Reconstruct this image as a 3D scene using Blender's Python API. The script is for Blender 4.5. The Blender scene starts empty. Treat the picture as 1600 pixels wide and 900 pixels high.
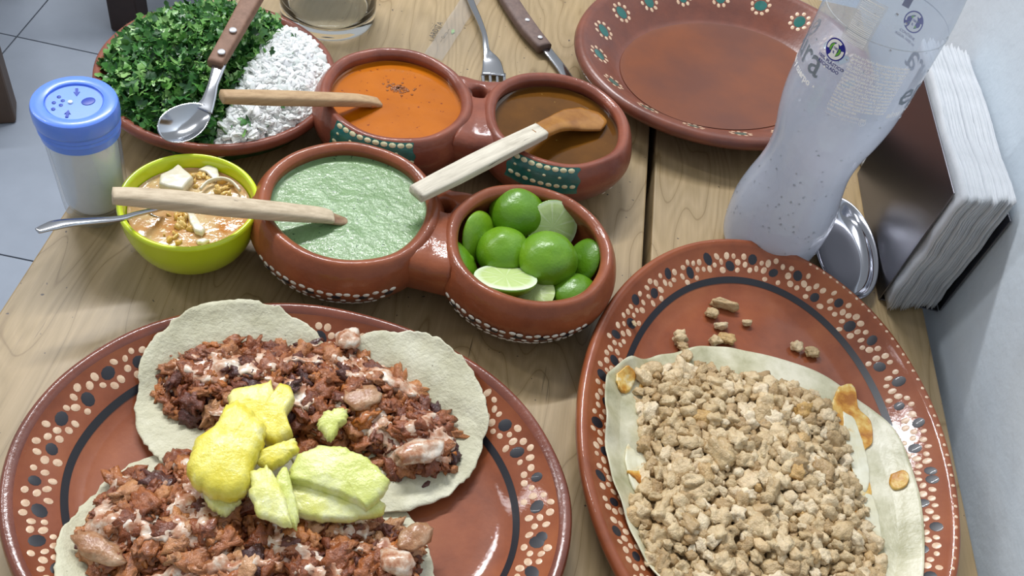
import bpy, math, random
import numpy as np
from mathutils import Vector, Matrix, noise
random.seed(7); rng = np.random.default_rng(7)
S = bpy.context.scene; COL = S.collection
PI = math.pi

# ---------------- camera (above the table, looking down and away), world, lights, exposure
FPX = 1480.0; CH = 0.5
def _n(v): return v/np.linalg.norm(v)
_up = -_n(np.array([479-800., 1722-450., FPX])); _v1 = np.array([1092-800., -1200-450., FPX])
_Y = _n(_v1-np.dot(_v1, _up)*_up); _X = np.cross(_Y, _up); RW = np.array([_X, _Y, _up])
def at(px, py, z=0.0):
    """point of the photograph on the horizontal plane at height z"""
    d = RW@np.array([px-800., py-450., FPX]); t = (z-CH)/d[2]
    return Vector((t*d[0], t*d[1], z))
cam = bpy.data.cameras.new('camera'); cam.lens = FPX*36/1600; cam.sensor_width = 36; cam.clip_start = .01
co = bpy.data.objects.new('camera', cam); COL.objects.link(co); S.camera = co
M = Matrix.Identity(4)
for i in range(3):
    M[i][0] = RW[i, 0]; M[i][1] = -RW[i, 1]; M[i][2] = -RW[i, 2]
M[2][3] = CH; co.matrix_world = M

W = bpy.data.worlds.new('world'); S.world = W; W.use_nodes = True
W.node_tree.nodes['Background'].inputs[0].default_value = (.90, .95, 1.0, 1)
W.node_tree.nodes['Background'].inputs[1].default_value = .36
def area(name, loc, sx, sy, power, color, target):
    l = bpy.data.lights.new(name, 'AREA'); l.shape = 'RECTANGLE'; l.size = sx; l.size_y = sy; l.energy = power; l.color = color
    o = bpy.data.objects.new(name, l); COL.objects.link(o); o.location = loc
    o.rotation_euler = (Vector(target)-Vector(loc)).to_track_quat('-Z', 'Y').to_euler()
    o['label'] = 'ceiling tube light'; o['kind'] = 'helper'; return o
area('ceiling_tube_light', (-.60, 1.70, 2.0), 1.3, .05, 46, (.97, .98, 1.0), (0, .5, 0))
area('ceiling_tube_light', (-2.2, .9, 1.9), .07, 1.2, 12, (.97, .98, 1.0), (0, .4, 0))
S.view_settings.view_transform = 'Standard'; S.view_settings.look = 'None'
S.view_settings.exposure = 0.30; S.view_settings.gamma = 1; S.view_settings.use_curve_mapping = False

# ---------------- helpers
def tag(o, label=None, cat=None, group=None, kind=None):
    if label: o['label'] = label
    if cat: o['category'] = cat
    if group: o['group'] = group
    if kind: o['kind'] = kind
    return o
def obj(name, me, mat=None, parent=None, smooth=True, sharp=0):
    if mat is not None: me.materials.clear(); me.materials.append(mat)
    if smooth:
        me.polygons.foreach_set('use_smooth', [True]*len(me.polygons))
        if sharp: me.set_sharp_from_angle(angle=math.radians(sharp))
    o = bpy.data.objects.new(name, me); COL.objects.link(o)
    if parent is not None: o.parent = parent
    return o
def empty(name, loc=(0, 0, 0)):
    o = bpy.data.objects.new(name, None); COL.objects.link(o); o.location = loc; o.empty_display_size = .01; return o
def mesh(v, f, name='m'):
    me = bpy.data.meshes.new(name); me.from_pydata([tuple(p) for p in v], [], [tuple(q) for q in f]); me.update(); return me
class MB:
    def __init__(s): s.v = []; s.f = []
    def add(s, v, f):
        b = len(s.v); s.v += [tuple(p) for p in v]; s.f += [tuple(b+i for i in q) for q in f]
    def mesh(s): return mesh(s.v, s.f)
def rings(R, closed_top=True, closed_bot=True):
    """stack of rings (each n points) -> v,f ; closed by centre points"""
    n = len(R[0]); v = [p for r in R for p in r]; f = []
    for k in range(len(R)-1):
        for i in range(n):
            j = (i+1) % n; f.append((k*n+i, k*n+j, (k+1)*n+j, (k+1)*n+i))
    if closed_bot:
        c = np.mean(np.array(R[0]), axis=0); v.append(tuple(c)); b = len(v)-1
        f += [(b, (i+1) % n, i) for i in range(n)]
    if closed_top:
        c = np.mean(np.array(R[-1]), axis=0); v.append(tuple(c)); b = len(v)-1; o = (len(R)-1)*n
        f += [(b, o+i, o+(i+1) % n) for i in range(n)]
    return v, f
def lathe(prof, n=64, c=(0, 0), cb=True, ct=True, wob=0, seed=0):
    R = []
    for r, z in prof:
        ring = []
        for i in range(n):
            a = 2*PI*i/n; rr = r
            if wob: rr = r+wob*noise.noise(Vector((math.cos(a)*1.5, math.sin(a)*1.5, z*30+seed)))
            zz = z+(wob*.6*noise.noise(Vector((math.cos(a)*2+9, math.sin(a)*2, seed))) if wob else 0)
            ring.append((c[0]+rr*math.cos(a), c[1]+rr*math.sin(a), zz))
        R.append(ring)
    return rings(R, ct, cb)
def smoothp(P, k=6):
    """Catmull-Rom through 2D/3D points"""
    P = [np.array(p, float) for p in P]; out = []
    for i in range(len(P)-1):
        a = P[max(i-1, 0)]; b = P[i]; c = P[i+1]; d = P[min(i+2, len(P)-1)]
        for t in np.linspace(0, 1, k, endpoint=False):
            out.append(.5*((2*b)+(-a+c)*t+(2*a-5*b+4*c-d)*t*t+(-a+3*b-3*c+d)*t**3))
    out.append(P[-1]); return out
def box(x0, x1, y0, y1, z0, z1):
    v = [(x0, y0, z0), (x1, y0, z0), (x1, y1, z0), (x0, y1, z0), (x0, y0, z1), (x1, y0, z1), (x1, y1, z1), (x0, y1, z1)]
    return v, [(0, 3, 2, 1), (4, 5, 6, 7), (0, 1, 5, 4), (1, 2, 6, 5), (2, 3, 7, 6), (3, 0, 4, 7)]
def bevel(o, w, seg=2):
    m = o.modifiers.new('b', 'BEVEL'); m.width = w; m.segments = seg; m.limit_method = 'ANGLE'; return o
def sweep(P, wid, hei, up=(0, 0, 1), n=12, sq=3.0, k=6):
    """tube with superelliptic section (half width, half height) along smoothed points"""
    P = smoothp(P, k); m = len(P); wid = np.interp(np.linspace(0, 1, m), np.linspace(0, 1, len(wid)), wid)
    hei = np.interp(np.linspace(0, 1, m), np.linspace(0, 1, len(hei)), hei); R = []
    for i, p in enumerate(P):
        t = Vector(P[min(i+1, m-1)]-P[max(i-1, 0)]).normalized(); s = t.cross(Vector(up)).normalized(); u = s.cross(t)
        ring = []
        for q in range(n):
            a = 2*PI*(q+.5)/n; ca = math.cos(a); sa = math.sin(a)
            x = math.copysign(abs(ca)**(2/sq), ca)*wid[i]; y = math.copysign(abs(sa)**(2/sq), sa)*hei[i]
            ring.append(tuple(Vector(p)+s*x+u*y))
        R.append(ring)
    return rings(R)
def inpoly(x, y, P):
    c = False; n = len(P); j = n-1
    for i in range(n):
        if (P[i][1] > y) != (P[j][1] > y) and x < (P[j][0]-P[i][0])*(y-P[i][1])/(P[j][1]-P[i][1])+P[i][0]: c = not c
        j = i
    return c
def edist(x, y, P):
    best = 9; n = len(P)
    for i in range(n):
        ax, ay = P[i][0], P[i][1]; bx, by = P[(i+1) % n][0]-ax, P[(i+1) % n][1]-ay
        t = max(0, min(1, ((x-ax)*bx+(y-ay)*by)/(bx*bx+by*by+1e-12))); best = min(best, math.hypot(x-ax-t*bx, y-ay-t*by))
    return best
def resample(P, n):
    P = [np.array(p[:2]) for p in P]; P.append(P[0]); L = [0]
    for i in range(len(P)-1): L.append(L[-1]+np.linalg.norm(P[i+1]-P[i]))
    out = []
    for s in np.linspace(0, L[-1], n, endpoint=False):
        i = max(0, np.searchsorted(L, s, side='right')-1); t = (s-L[i])/(L[i+1]-L[i]); out.append(P[i]*(1-t)+P[i+1]*t)
    return out
def slab(P, zf, th, n=72, edge=.002, jag=0, bump=0, seed=0, bs=120, crown=0):
    """solid slice over a star-shaped outline P, underside following zf(x,y)"""
    P = resample(P, n); c = np.mean(P, axis=0); R = []; m = np.mean([np.linalg.norm(p-c) for p in P])
    Q = []
    for i, p in enumerate(P):
        j = 1+jag*noise.noise(Vector((p[0]*500, p[1]*500, seed)))/m*.001+jag*.0018/m*noise.noise(Vector((p[0]*130, p[1]*130, seed)))
        Q.append(c+(p-c)*j)
    e = edge/m
    lv = [(.0, 0), (.5, 0), (1-e, 0), (1-e*.3, .12), (1, .5), (1-e*.3, .86), (1-e, 1)]+[(s, 1) for s in (.94, .88, .8, .72, .63, .54, .45, .36, .27, .18, .09) if s < 1-e*1.3]
    for s, t in lv[1:]:
        ring = []
        for q in Q:
            x, y = c+(q-c)*s; z = zf(x, y)+th*t
            if t == 1: z += crown*(1-s*s)+(bump*noise.fractal(Vector((x*bs, y*bs, seed)), 1, 2, 3) if bump else 0)
            ring.append((x, y, z))
        R.append(ring)
    return rings(R)

# ---------------- materials
def new(name):
    m = bpy.data.materials.new(name); m.use_nodes = True; t = m.node_tree; return m, t, t.nodes['Principled BSDF']
def N(t, typ, **kw):
    n = t.nodes.new(typ)
    for k, v in kw.items(): setattr(n, k, v)
    return n
def setp(b, **kw):
    for k, v in kw.items(): b.inputs[k.replace('_', ' ')].default_value = v
def ramp(t, stops, src=None, interp='LINEAR'):
    r = N(t, 'ShaderNodeValToRGB'); e = r.color_ramp.elements; r.color_ramp.interpolation = interp
    while len(e) < len(stops): e.new(.5)
    for q, (p, c) in zip(e, stops): q.position = p; q.color = (*c, 1) if len(c) == 3 else c
    if src is not None: t.links.new(src, r.inputs[0])
    return r
def tex(t, scale, detail=4, rough=.6, sv=(1, 1, 1), dist=0, rz=0):
    c = N(t, 'ShaderNodeTexCoord'); mp = N(t, 'ShaderNodeMapping'); mp.inputs['Scale'].default_value = sv
    n = N(t, 'ShaderNodeTexNoise'); n.inputs['Scale'].default_value = scale; n.inputs['Detail'].default_value = detail
    n.inputs['Roughness'].default_value = rough; n.inputs['Distortion'].default_value = dist
    src = c.outputs['Object']
    if rz:
        m0 = N(t, 'ShaderNodeMapping'); m0.inputs['Rotation'].default_value = (0, 0, -rz); t.links.new(src, m0.inputs[0]); src = m0.outputs[0]
    t.links.new(src, mp.inputs[0]); t.links.new(mp.outputs[0], n.inputs[0]); return n
def bump(t, b, src, strength=.3, dist=.001):
    q = N(t, 'ShaderNodeBump'); q.inputs['Strength'].default_value = strength; q.inputs['Distance'].default_value = dist
    t.links.new(src, q.inputs['Height']); t.links.new(q.outputs[0], b.inputs['Normal']); t.links.new(q.outputs[0], b.inputs['Coat Normal']); return q
def mix(t, a, b, fac):
    m = N(t, 'ShaderNodeMix', data_type='RGBA')
    for s, v in ((6, a), (7, b)):
        if hasattr(v, 'links'): t.links.new(v, m.inputs[s])
        else: m.inputs[s].default_value = (*v, 1)
    if hasattr(fac, 'links'): t.links.new(fac, m.inputs[0])
    else: m.inputs[0].default_value = fac
    return m.outputs[2]
def noisy(name, stops, scale=60, rough=.4, bs=None, bst=.2, bd=.0006, detail=5, **kw):
    m, t, b = new(name); n = tex(t, scale, detail); r = ramp(t, stops, n.outputs[0]); t.links.new(r.outputs[0], b.inputs['Base Color'])
    b.inputs['Roughness'].default_value = rough
    if bs: bump(t, b, tex(t, bs, 4).outputs[0], bst, bd)
    setp(b, **kw); return m
def plain(name, col, rough=.5, **kw):
    m, t, b = new(name); b.inputs['Base Color'].default_value = (*col, 1); b.inputs['Roughness'].default_value = rough; setp(b, **kw); return m

clay = noisy('glazed_clay', [(.3, (.18, .043, .015)), (.5, (.27, .070, .024)), (.7, (.34, .100, .034))], 22, .5, 420, .12, .0006, Coat_Weight=.5, Coat_Roughness=.06, Specular_IOR_Level=.25)
clay_bowl = noisy('glazed_clay_bowl', [(.3, (.17, .042, .016)), (.5, (.25, .064, .023)), (.7, (.33, .092, .032))], 24, .5, 170, .30, .0010, Coat_Weight=.5, Coat_Roughness=.09, Specular_IOR_Level=.25)
clay_rim = noisy('glazed_clay_rim', [(.3, (.15, .040, .024)), (.55, (.24, .066, .036)), (.75, (.31, .085, .040))], 30, .5, 260, .30, .0009, Coat_Weight=.5, Coat_Roughness=.07, Specular_IOR_Level=.25)
clay_lip = noisy('dark_clay_lip', [(.3, (.13, .035, .020)), (.7, (.22, .058, .030))], 30, .26, 260, .3, .0008, Coat_Weight=.4, Coat_Roughness=.1)
clay_dull = noisy('dull_clay', [(.3, (.14, .043, .027)), (.7, (.22, .064, .034))], 40, .35, 260, .2, .0008, Coat_Weight=.15, Coat_Roughness=.2)
black_paint = plain('black_paint', (.014, .014, .020), .4, Coat_Weight=.1)
cream_paint = noisy('cream_paint', [(.35, (.60, .38, .24)), (.65, (.78, .58, .40))], 300, .3)
yellow_paint = noisy('pale_yellow_paint', [(.35, (.55, .52, .28)), (.65, (.80, .76, .50))], 300, .3)
white_paint = noisy('white_paint', [(.35, (.62, .55, .45)), (.65, (.85, .80, .70))], 300, .3)
teal_paint = noisy('teal_paint', [(.35, (.008, .085, .07)), (.55, (.012, .14, .115)), (.75, (.015, .11, .045))], 90, .22, 300, .1, .0004, Coat_Weight=.4)

def wood(name, c1, c2, c3, rough=.5, sx=55, crack=.0):
    m, t, b = new(name)
    big = tex(t, 3.2, 3, .5, (2.2, .45, 1)); wv = N(t, 'ShaderNodeMath', operation='MULTIPLY'); wv.inputs[1].default_value = sx
    t.links.new(big.outputs[0], wv.inputs[0]); fr = N(t, 'ShaderNodeMath', operation='PINGPONG'); fr.inputs[1].default_value = 1
    t.links.new(wv.outputs[0], fr.inputs[0])
    r1 = ramp(t, [(0, c1), (.5, c2), (.93, c1), (1, c3)], fr.outputs[0])
    fine = tex(t, 60, 6, .7, (4, .22, 1)); r2 = ramp(t, [(.3, (.82, .80, .76)), (.7, (1.06, 1.05, 1.04))], fine.outputs[0])
    mm = N(t, 'ShaderNodeMix', data_type='RGBA', blend_type='MULTIPLY'); mm.inputs[0].default_value = 1
    t.links.new(r1.outputs[0], mm.inputs[6]); t.links.new(r2.outputs[0], mm.inputs[7])
    pat = tex(t, 7, 3, .5); r3 = ramp(t, [(.35, (.88, .88, .92)), (.65, (1.04, 1.0, .96))], pat.outputs[0])
    m2 = N(t, 'ShaderNodeMix', data_type='RGBA', blend_type='MULTIPLY'); m2.inputs[0].default_value = 1
    t.links.new(mm.outputs[2], m2.inputs[6]); t.links.new(r3.outputs[0], m2.inputs[7]); out = m2.outputs[2]
    ck = tex(t, 170, 2, .5, (2.2, .10, 1)); rk = ramp(t, [(.69, (0, 0, 0)), (.73, (1, 1, 1))], ck.outputs[0])
    ms = tex(t, 9, 1); rm = ramp(t, [(.5, (0, 0, 0)), (.62, (1, 1, 1))], ms.outputs[0])
    f = N(t, 'ShaderNodeMath', operation='MULTIPLY'); t.links.new(rk.outputs[0], f.inputs[0]); t.links.new(rm.outputs[0], f.inputs[1])
    out = mix(t, out, tuple(.28*x for x in c3), f.outputs[0])
    sp = tex(t, 240, 1); rs = ramp(t, [(.745, (0, 0, 0)), (.77, (1, 1, 1))], sp.outputs[0]); out = mix(t, out, (.06, .04, .03), rs.outputs[0])
    t.links.new(out, b.inputs['Base Color']); b.inputs['Roughness'].default_value = rough
    bump(t, b, fine.outputs[0], .12, .0006); return m
pine = wood('pine_boards', (.355, .262, .132), (.41, .305, .165), (.25, .17, .075), .42)

# ---------------- room: tiled floor, wall at the right
tilem = noisy('grey_floor_tile', [(.3, (.32, .36, .43)), (.7, (.37, .415, .49))], 9, .38, 500, .05, .001)
FZ = -.75; TS = .54
fl = tag(empty('floor', (-1.0, 1.49, FZ)), kind='structure')
g = obj('grout', mesh(*box(-2.8, 3.0, -2.6, 3.0, -.02, -.003)), plain('grout', (.06, .065, .075), .8), fl, False)
tm = mesh(*box(.0015, TS-.0015, .0015, TS-.0015, -.003, 0))
tm.materials.append(tilem)
for i in range(-3, 4):
    for j in range(-4, 3):
        t_ = obj('tile', tm, None, fl, False); t_.location = (i*TS, j*TS, 0)
wallm = noisy('white_plaster', [(.3, (.62, .69, .755)), (.7, (.66, .73, .79))], 3, .6, 45, .3, .003)
def grid(nx, ny, fn):
    v = [fn(i/nx, j/ny) for j in range(ny+1) for i in range(nx+1)]
    f = [(j*(nx+1)+i, j*(nx+1)+i+1, (j+1)*(nx+1)+i+1, (j+1)*(nx+1)+i) for j in range(ny) for i in range(nx)]; return v, f
WX = .3495
wr = obj('wall_right', mesh(*box(WX, WX+.15, -1.2, 1.6, FZ, 1.6)), wallm, None, False); tag(wr, kind='structure')

# ---------------- table
tb = tag(empty('wooden_table', (0, .4, 0)), 'pale pine plank table carrying the whole meal', 'table')
def plank(x0, x1, y0, y1):
    o = obj('plank', mesh(*box(x0, x1, y0-.4, y1-.4, -.03, 0)), pine, tb, False); bevel(o, .0015); return o
plank(-.2865, .1165, -.12, .93); plank(.1225, .336, -.12, .93)
leg_m = plain('leg_wood', (.30, .2, .11), .5)
for x in (-.23, .27):
    for y in (-.46, .46): obj('leg', mesh(*box(x, x+.05, y, y+.05, FZ, -.031)), leg_m, tb, False)
obj('apron', mesh(*box(-.24, .29, -.44, .49, -.1, -.031)), plain('apron_wood', (.05, .035, .02), .6), tb, False)

# ---------------- chairs standing on the floor behind the table
def chair(label, col, corner, ang, s=.40):
    m = noisy('chair_wood', [(.3, tuple(.7*c for c in col)), (.7, col)], 20, .5)
    o = tag(empty('wooden_chair', (corner[0], corner[1], FZ)), label, 'chair'); o.rotation_euler[2] = ang
    for (x, y, h) in ((0, 0, .43), (s, 0, .43), (0, s, .85), (s, s, .85)):
        q = obj('leg', mesh(*box(x-.03, x+.03, y-.03, y+.03, 0, h)), m, o, False); bevel(q, .006)
    bevel(obj('seat', mesh(*box(-.04, s+.04, -.04, s+.04, .431, .46)), m, o, False), .008)
    bevel(obj('backrest', mesh(*box(.031, s-.031, s-.015, s+.015, .6, .82)), m, o, False), .005)
    return o
chair('dark brown wooden chair on the grey floor behind the cilantro plate', (.045, .022, .016), (-.815, 1.60), 0)
chair('mid brown wooden chair at the far left of the floor', (.10, .055, .03), (-.925, 1.265), 2.0)

# ---------------- oval and round plates
class Plate:
    def __init__(s, c, a, b, rot, prof, zc):
        s.c = c; s.a = a; s.b = b; s.rot = rot; s.prof = prof; s.zc = zc
        s.D = [p[0] for p in prof]; s.Z = [p[1] for p in prof]
    def loc(s, x, y):
        dx = x-s.c[0]; dy = y-s.c[1]; cr = math.cos(s.rot); sr = math.sin(s.rot); return dx*cr+dy*sr, -dx*sr+dy*cr
    def wor(s, u, v):
        cr = math.cos(s.rot); sr = math.sin(s.rot); return s.c[0]+u*cr-v*sr, s.c[1]+u*sr+v*cr
    def depth(s, x, y):
        u, v = s.loc(x, y); lo, hi = -.02, min(s.a, s.b)-.001
        for _ in range(22):
            d = (lo+hi)/2
            if (u/(s.a-d))**2+(v/(s.b-d))**2 <= 1: lo = d
            else: hi = d
        return lo
    def z(s, x, y): return float(np.interp(s.depth(x, y), s.D, s.Z))
    def pt(s, d, th, dz=0):
        u = (s.a-d)*math.cos(th); v = (s.b-d)*math.sin(th); x, y = s.wor(u, v)
        return (x, y, float(np.interp(d, s.D, s.Z))+dz)
    def build(s, name, label, cat, mat, rimmat=None, n=160, foot=.045, group=None, wob=.0006):
        root = tag(empty(name, (s.c[0], s.c[1], 0)), label, cat, group)
        R = []
        def rg(d, z):
            ring = []
            for i in range(n):
                th = 2*PI*i/n; u = (s.a-d)*math.cos(th); v = (s.b-d)*math.sin(th); x, y = s.wor(u, v)
                w = wob*noise.noise(Vector((math.cos(th)*3, math.sin(th)*3, s.c[0]*50))) if d < .006 else 0
                ring.append((x-s.c[0]+w*math.cos(th+s.rot), y-s.c[1]+w*math.sin(th+s.rot), z+w))
            return ring
        zr = s.Z[0]; R = [rg(foot, .0006), rg(foot-.004, .0006), rg(foot-.008, .003), rg(.022, zr*.5-.003), rg(.008, zr-.009), rg(.001, zr-.006), rg(-.0006, zr-.003)]
        R += [rg(d, z) for d, z in s.prof]
        md = min(s.a, s.b)
        for k in (.7, .85): 
            d = s.D[-1]+(md-s.D[-1])*k
            R.append(rg(d, s.zc))
        v, f = rings(R); me = mesh(v, f); o = obj('body', me, mat, root)
        if rimmat:
            me.materials.append(rimmat); k0 = 4; k1 = 6+sum(1 for p in s.prof if p[0] < .0085)
            for i in range(k0*n, k1*n): me.polygons[i].material_index = 1
        return root
    def ring(s, d0, d1, mat, root, name='painted_ring', n=200, dz=.00035, seed=0):
        v = []; f = []
        for i in range(n):
            th = 2*PI*i/n; w = .0005*noise.noise(Vector((math.cos(th)*2, math.sin(th)*2, seed)))
            for d in (d0+w, (d0+d1)/2+w, d1+w*1.6):
                p = s.pt(d, th, dz); v.append((p[0]-s.c[0], p[1]-s.c[1], p[2]))
        for i in range(n):
            j = (i+1) % n; f += [(3*i, 3*j, 3*j+1, 3*i+1), (3*i+1, 3*j+1, 3*j+2, 3*i+2)]
        return obj(name, mesh(v, f), mat, root)
    def dots(s, L, mat, root, name, h=.00012, single=False):
        """each dot a low dome of slip paint: (d, theta, radius)"""
        b = MB(); sep = None
        for d, th, r in L:
            cx, cy, _ = s.pt(d, th); n = 10; v = []
            e = 1+.15*random.uniform(-1, 1); ph = random.uniform(0, PI)
            for rr, hh in ((1, 0), (.8, h), (0, h*1.3)):
                for i in range(n if rr else 1):
                    a = 2*PI*i/n; x = cx+rr*r*(math.cos(a)*e*math.cos(ph)-math.sin(a)*math.sin(ph)/e)
                    y = cy+rr*r*(math.cos(a)*e*math.sin(ph)+math.sin(a)*math.cos(ph)/e)
                    v.append((x-s.c[0], y-s.c[1], s.z(x, y)+hh+.00010))
            f = [(i, (i+1) % n, n+(i+1) % n, n+i) for i in range(n)]+[(n+i, n+(i+1) % n, 2*n) for i in range(n)]
            if single: obj(name, mesh([(a-(cx-s.c[0]), b2-(cy-s.c[1]), c2) for a, b2, c2 in v], f), mat, root).location = (cx-s.c[0], cy-s.c[1], 0)
            else: b.add(v, f)
        if not single: return tag(obj(name, b.mesh(), mat, root), kind='stuff')
    def wreaths(s, dmid, amp, step, rb, rc, ring, nn, d_lo, d_hi, big=None):
        """big dots along the band, each with a wreath of small ones"""
        th = 0; B = []; C = []; k = 0; per = []
        while th < 2*PI-.02:
            d = dmid+amp*(1 if k % 2 else -1)+random.uniform(-1, 1)*.0008
            p = s.pt(d, th); B.append((d, th, rb*random.uniform(.82, 1.12), p)); q = s.pt(d, th+.01); sp = math.hypot(q[0]-p[0], q[1]-p[1])/.01
            per.append(sp); th += step*random.uniform(.92, 1.08)/sp; k += 1
        pts = []
        for (d, th, r, p), sp in zip(B, per):
            a0 = random.uniform(0, 1)
            for i in range(nn):
                a = 2*PI*(i+a0)/nn; rr = ring*random.uniform(.92, 1.12); dd = d+rr*math.sin(a); tt = th+rr*math.cos(a)/sp
                if not d_lo < dd < d_hi: continue
                q = s.pt(dd, tt)
                if any(math.hypot(q[0]-o[0], q[1]-o[1]) < rc*2.15 for o in pts): continue
                if any(math.hypot(q[0]-o[3][0], q[1]-o[3][1]) < o[2]+rc*.75 for o in B): continue
                pts.append(q); C.append((dd, tt, rc*random.uniform(.8, 1.15)))
        return [(b[0], b[1], b[2]) for b in B], C

# right oval plate
PR = Plate((.1946, .3435), .120, .167, 0, [(0, .0285), (.0015, .0305), (.004, .0305), (.0065, .0285), (.009, .0262), (.020, .019), (.026, .0155), (.032, .0115), (.040, .0082), (.05, .0072)], .007)
pr = PR.build('oval_clay_plate', 'oval red clay plate under the large chicken-topped tortilla', 'plate', clay, clay)
PR.ring(.0255, .0295, black_paint, pr)
B_, C_ = PR.wreaths(.0158, .0028, .0175, .0036, .0020, .0068, 8, .0095, .0238)
PR.dots(B_, black_paint, pr, 'black_dot', single=True); PR.dots(C_, cream_paint, pr, 'cream_dots')
PR.dots([(.0035, t, .0011) for t in np.arange(-1.2, 1.25, .045)], cream_paint, pr, 'lip_dots')
# left oval plate
PL = Plate((-.0738, .2477), .1525, .1235, 0, [(0, .027), (.0015, .0295), (.004, .030), (.0075, .0275), (.009, .0255), (.020, .0195), (.027, .0155), (.033, .0105), (.041, .0075), (.05, .0065)], .0063)
pl = PL.build('oval_clay_plate', 'oval red clay plate holding the two meat tacos', 'plate', clay, clay_lip)
PL.ring(.0275, .031, black_paint, pl)
B_, C_ = PL.wreaths(.0168, .0014, .0185, .0036, .0020, .0072, 8, .0105, .0245)
PL.dots(B_, black_paint, pl, 'black_dot', single=True); PL.dots(C_, cream_paint, pl, 'cream_dots')
# top oval plate, empty
PT = Plate((.1769, .7427), .144, .122, math.radians(31.6), [(0, .031), (.002, .034), (.006, .0345), (.010, .032), (.020, .026), (.032, .019), (.040, .011), (.048, .008)], .0076)
pt = PT.build('oval_clay_plate', 'empty oval clay plate with green-centred flowers behind the bottle', 'plate', clay_dull, foot=.05)
G_, C_ = [], []
th = 0
while th < 2*PI-.1:
    p = PT.pt(.021, th); q = PT.pt(.021, th+.01); sp = math.hypot(q[0]-p[0], q[1]-p[1])/.01
    G_.append((.0225, th, .0055))
    for i in range(9):
        a = 2*PI*i/9; C_.append((.0225+.0078*math.sin(a), th+.0085*math.cos(a)/sp, .0018))
    th += .040/sp
PT.dots(G_, teal_paint, pt, 'green_dot', single=True); PT.dots(C_, cream_paint, pt, 'cream_dots')
film = noisy('sauce_film', [(.35, (.14, .042, .020)), (.65, (.22, .060, .016))], 9, .3, 500, .05, .0004)
v, f = rings([[(PT.pt(d, 2*PI*i/96)[0], PT.pt(d, 2*PI*i/96)[1], .0088 if d > .049 else .0096) for i in range(96)] for d in (.0455, .05, .07, .1)], True, False)
tag(obj('sauce_residue', mesh(v, f), film), 'thin film of orange-brown sauce left in the empty oval plate', 'sauce', kind='stuff')
# cilantro and onion plate
CC = (-.2250, .5660)
PC = Plate(CC, .0885, .0885, 0, [(0, .033), (.002, .0355), (.005, .035), (.008, .032), (.016, .024), (.03, .014), (.045, .010)], .0095)
pc = PC.build('round_clay_plate', 'round clay plate heaped with chopped cilantro and white onion', 'plate', clay_rim, foot=.04)
PC.dots([(.012+.006*(k % 2), t, .0017) for k, t in enumerate(np.arange(0, 6.28, .07))], cream_paint, pc, 'cream_dots')

# ---------------- twin sauce bowls
BP = smoothp([(.036, .0006), (.044, .004), (.0565, .016), (.0625, .030), (.0605, .042), (.0565, .0495), (.0535, .0515), (.0500, .0500), (.0485, .046), (.0525, .034), (.052, .022), (.042, .010), (.02, .007)], 5)
OUT = [p for p in BP if True][:26]
def outer(c, th, s, off=.0):
    """point on the outside of a bowl; s runs 0 at the belly to 1 at the lip"""
    c_ = 1.05 if c == G1 else 1.0; i = 6+s*19; k = int(i); t = i-k; r = BP[k][0]*(1-t)+BP[k+1][0]*t; z = BP[k][1]*(1-t)+BP[k+1][1]*t
    d = BP[k+1]-BP[k]; nr, nz = d[1], -d[0]; L = math.hypot(nr, nz); nr /= L; nz /= L
    r *= c_; return Vector((c[0]+(r+off*nr)*math.cos(th), c[1]+(r+off*nr)*math.sin(th), z+off*nz)), Vector((nr*math.cos(th), nr*math.sin(th), nz))
def surf_dots(L, c, mat, parent, name):
    b = MB()
    for th, s, r in L:
        p, n = outer(c, th, s, .0002); q = n.to_track_quat('Z', 'Y'); m = 9; v = []
        for rr, hh in ((1, -.0002), (.8, .0003), (0, .0004)):
            for i in range(m if rr else 1):
                a = 2*PI*i/m; v.append(p+q@Vector((rr*r*1.25*math.cos(a), rr*r*.85*math.sin(a), hh)))
        b.add(v, [(i, (i+1) % m, m+(i+1) % m, m+i) for i in range(m)]+[(m+i, m+(i+1) % m, 2*m) for i in range(m)])
    return obj(name, b.mesh(), mat, parent)
def patch(c, t0, t1, s0, s1, parent, seed):
    nx, ny = 26, 12
    def fn(u, w):
        j = .10*noise.noise(Vector((w*4, seed, 0))); k = .10*noise.noise(Vector((u*5, seed, 5)))
        return tuple(outer(c, t0+(t1-t0)*(u*(1+j)-j/2), s0+(s1-s0)*(w*(1+k)-k/2), .00035)[0])
    return obj('painted_patch', mesh(*grid(nx, ny, fn)), teal_paint, parent)
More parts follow.
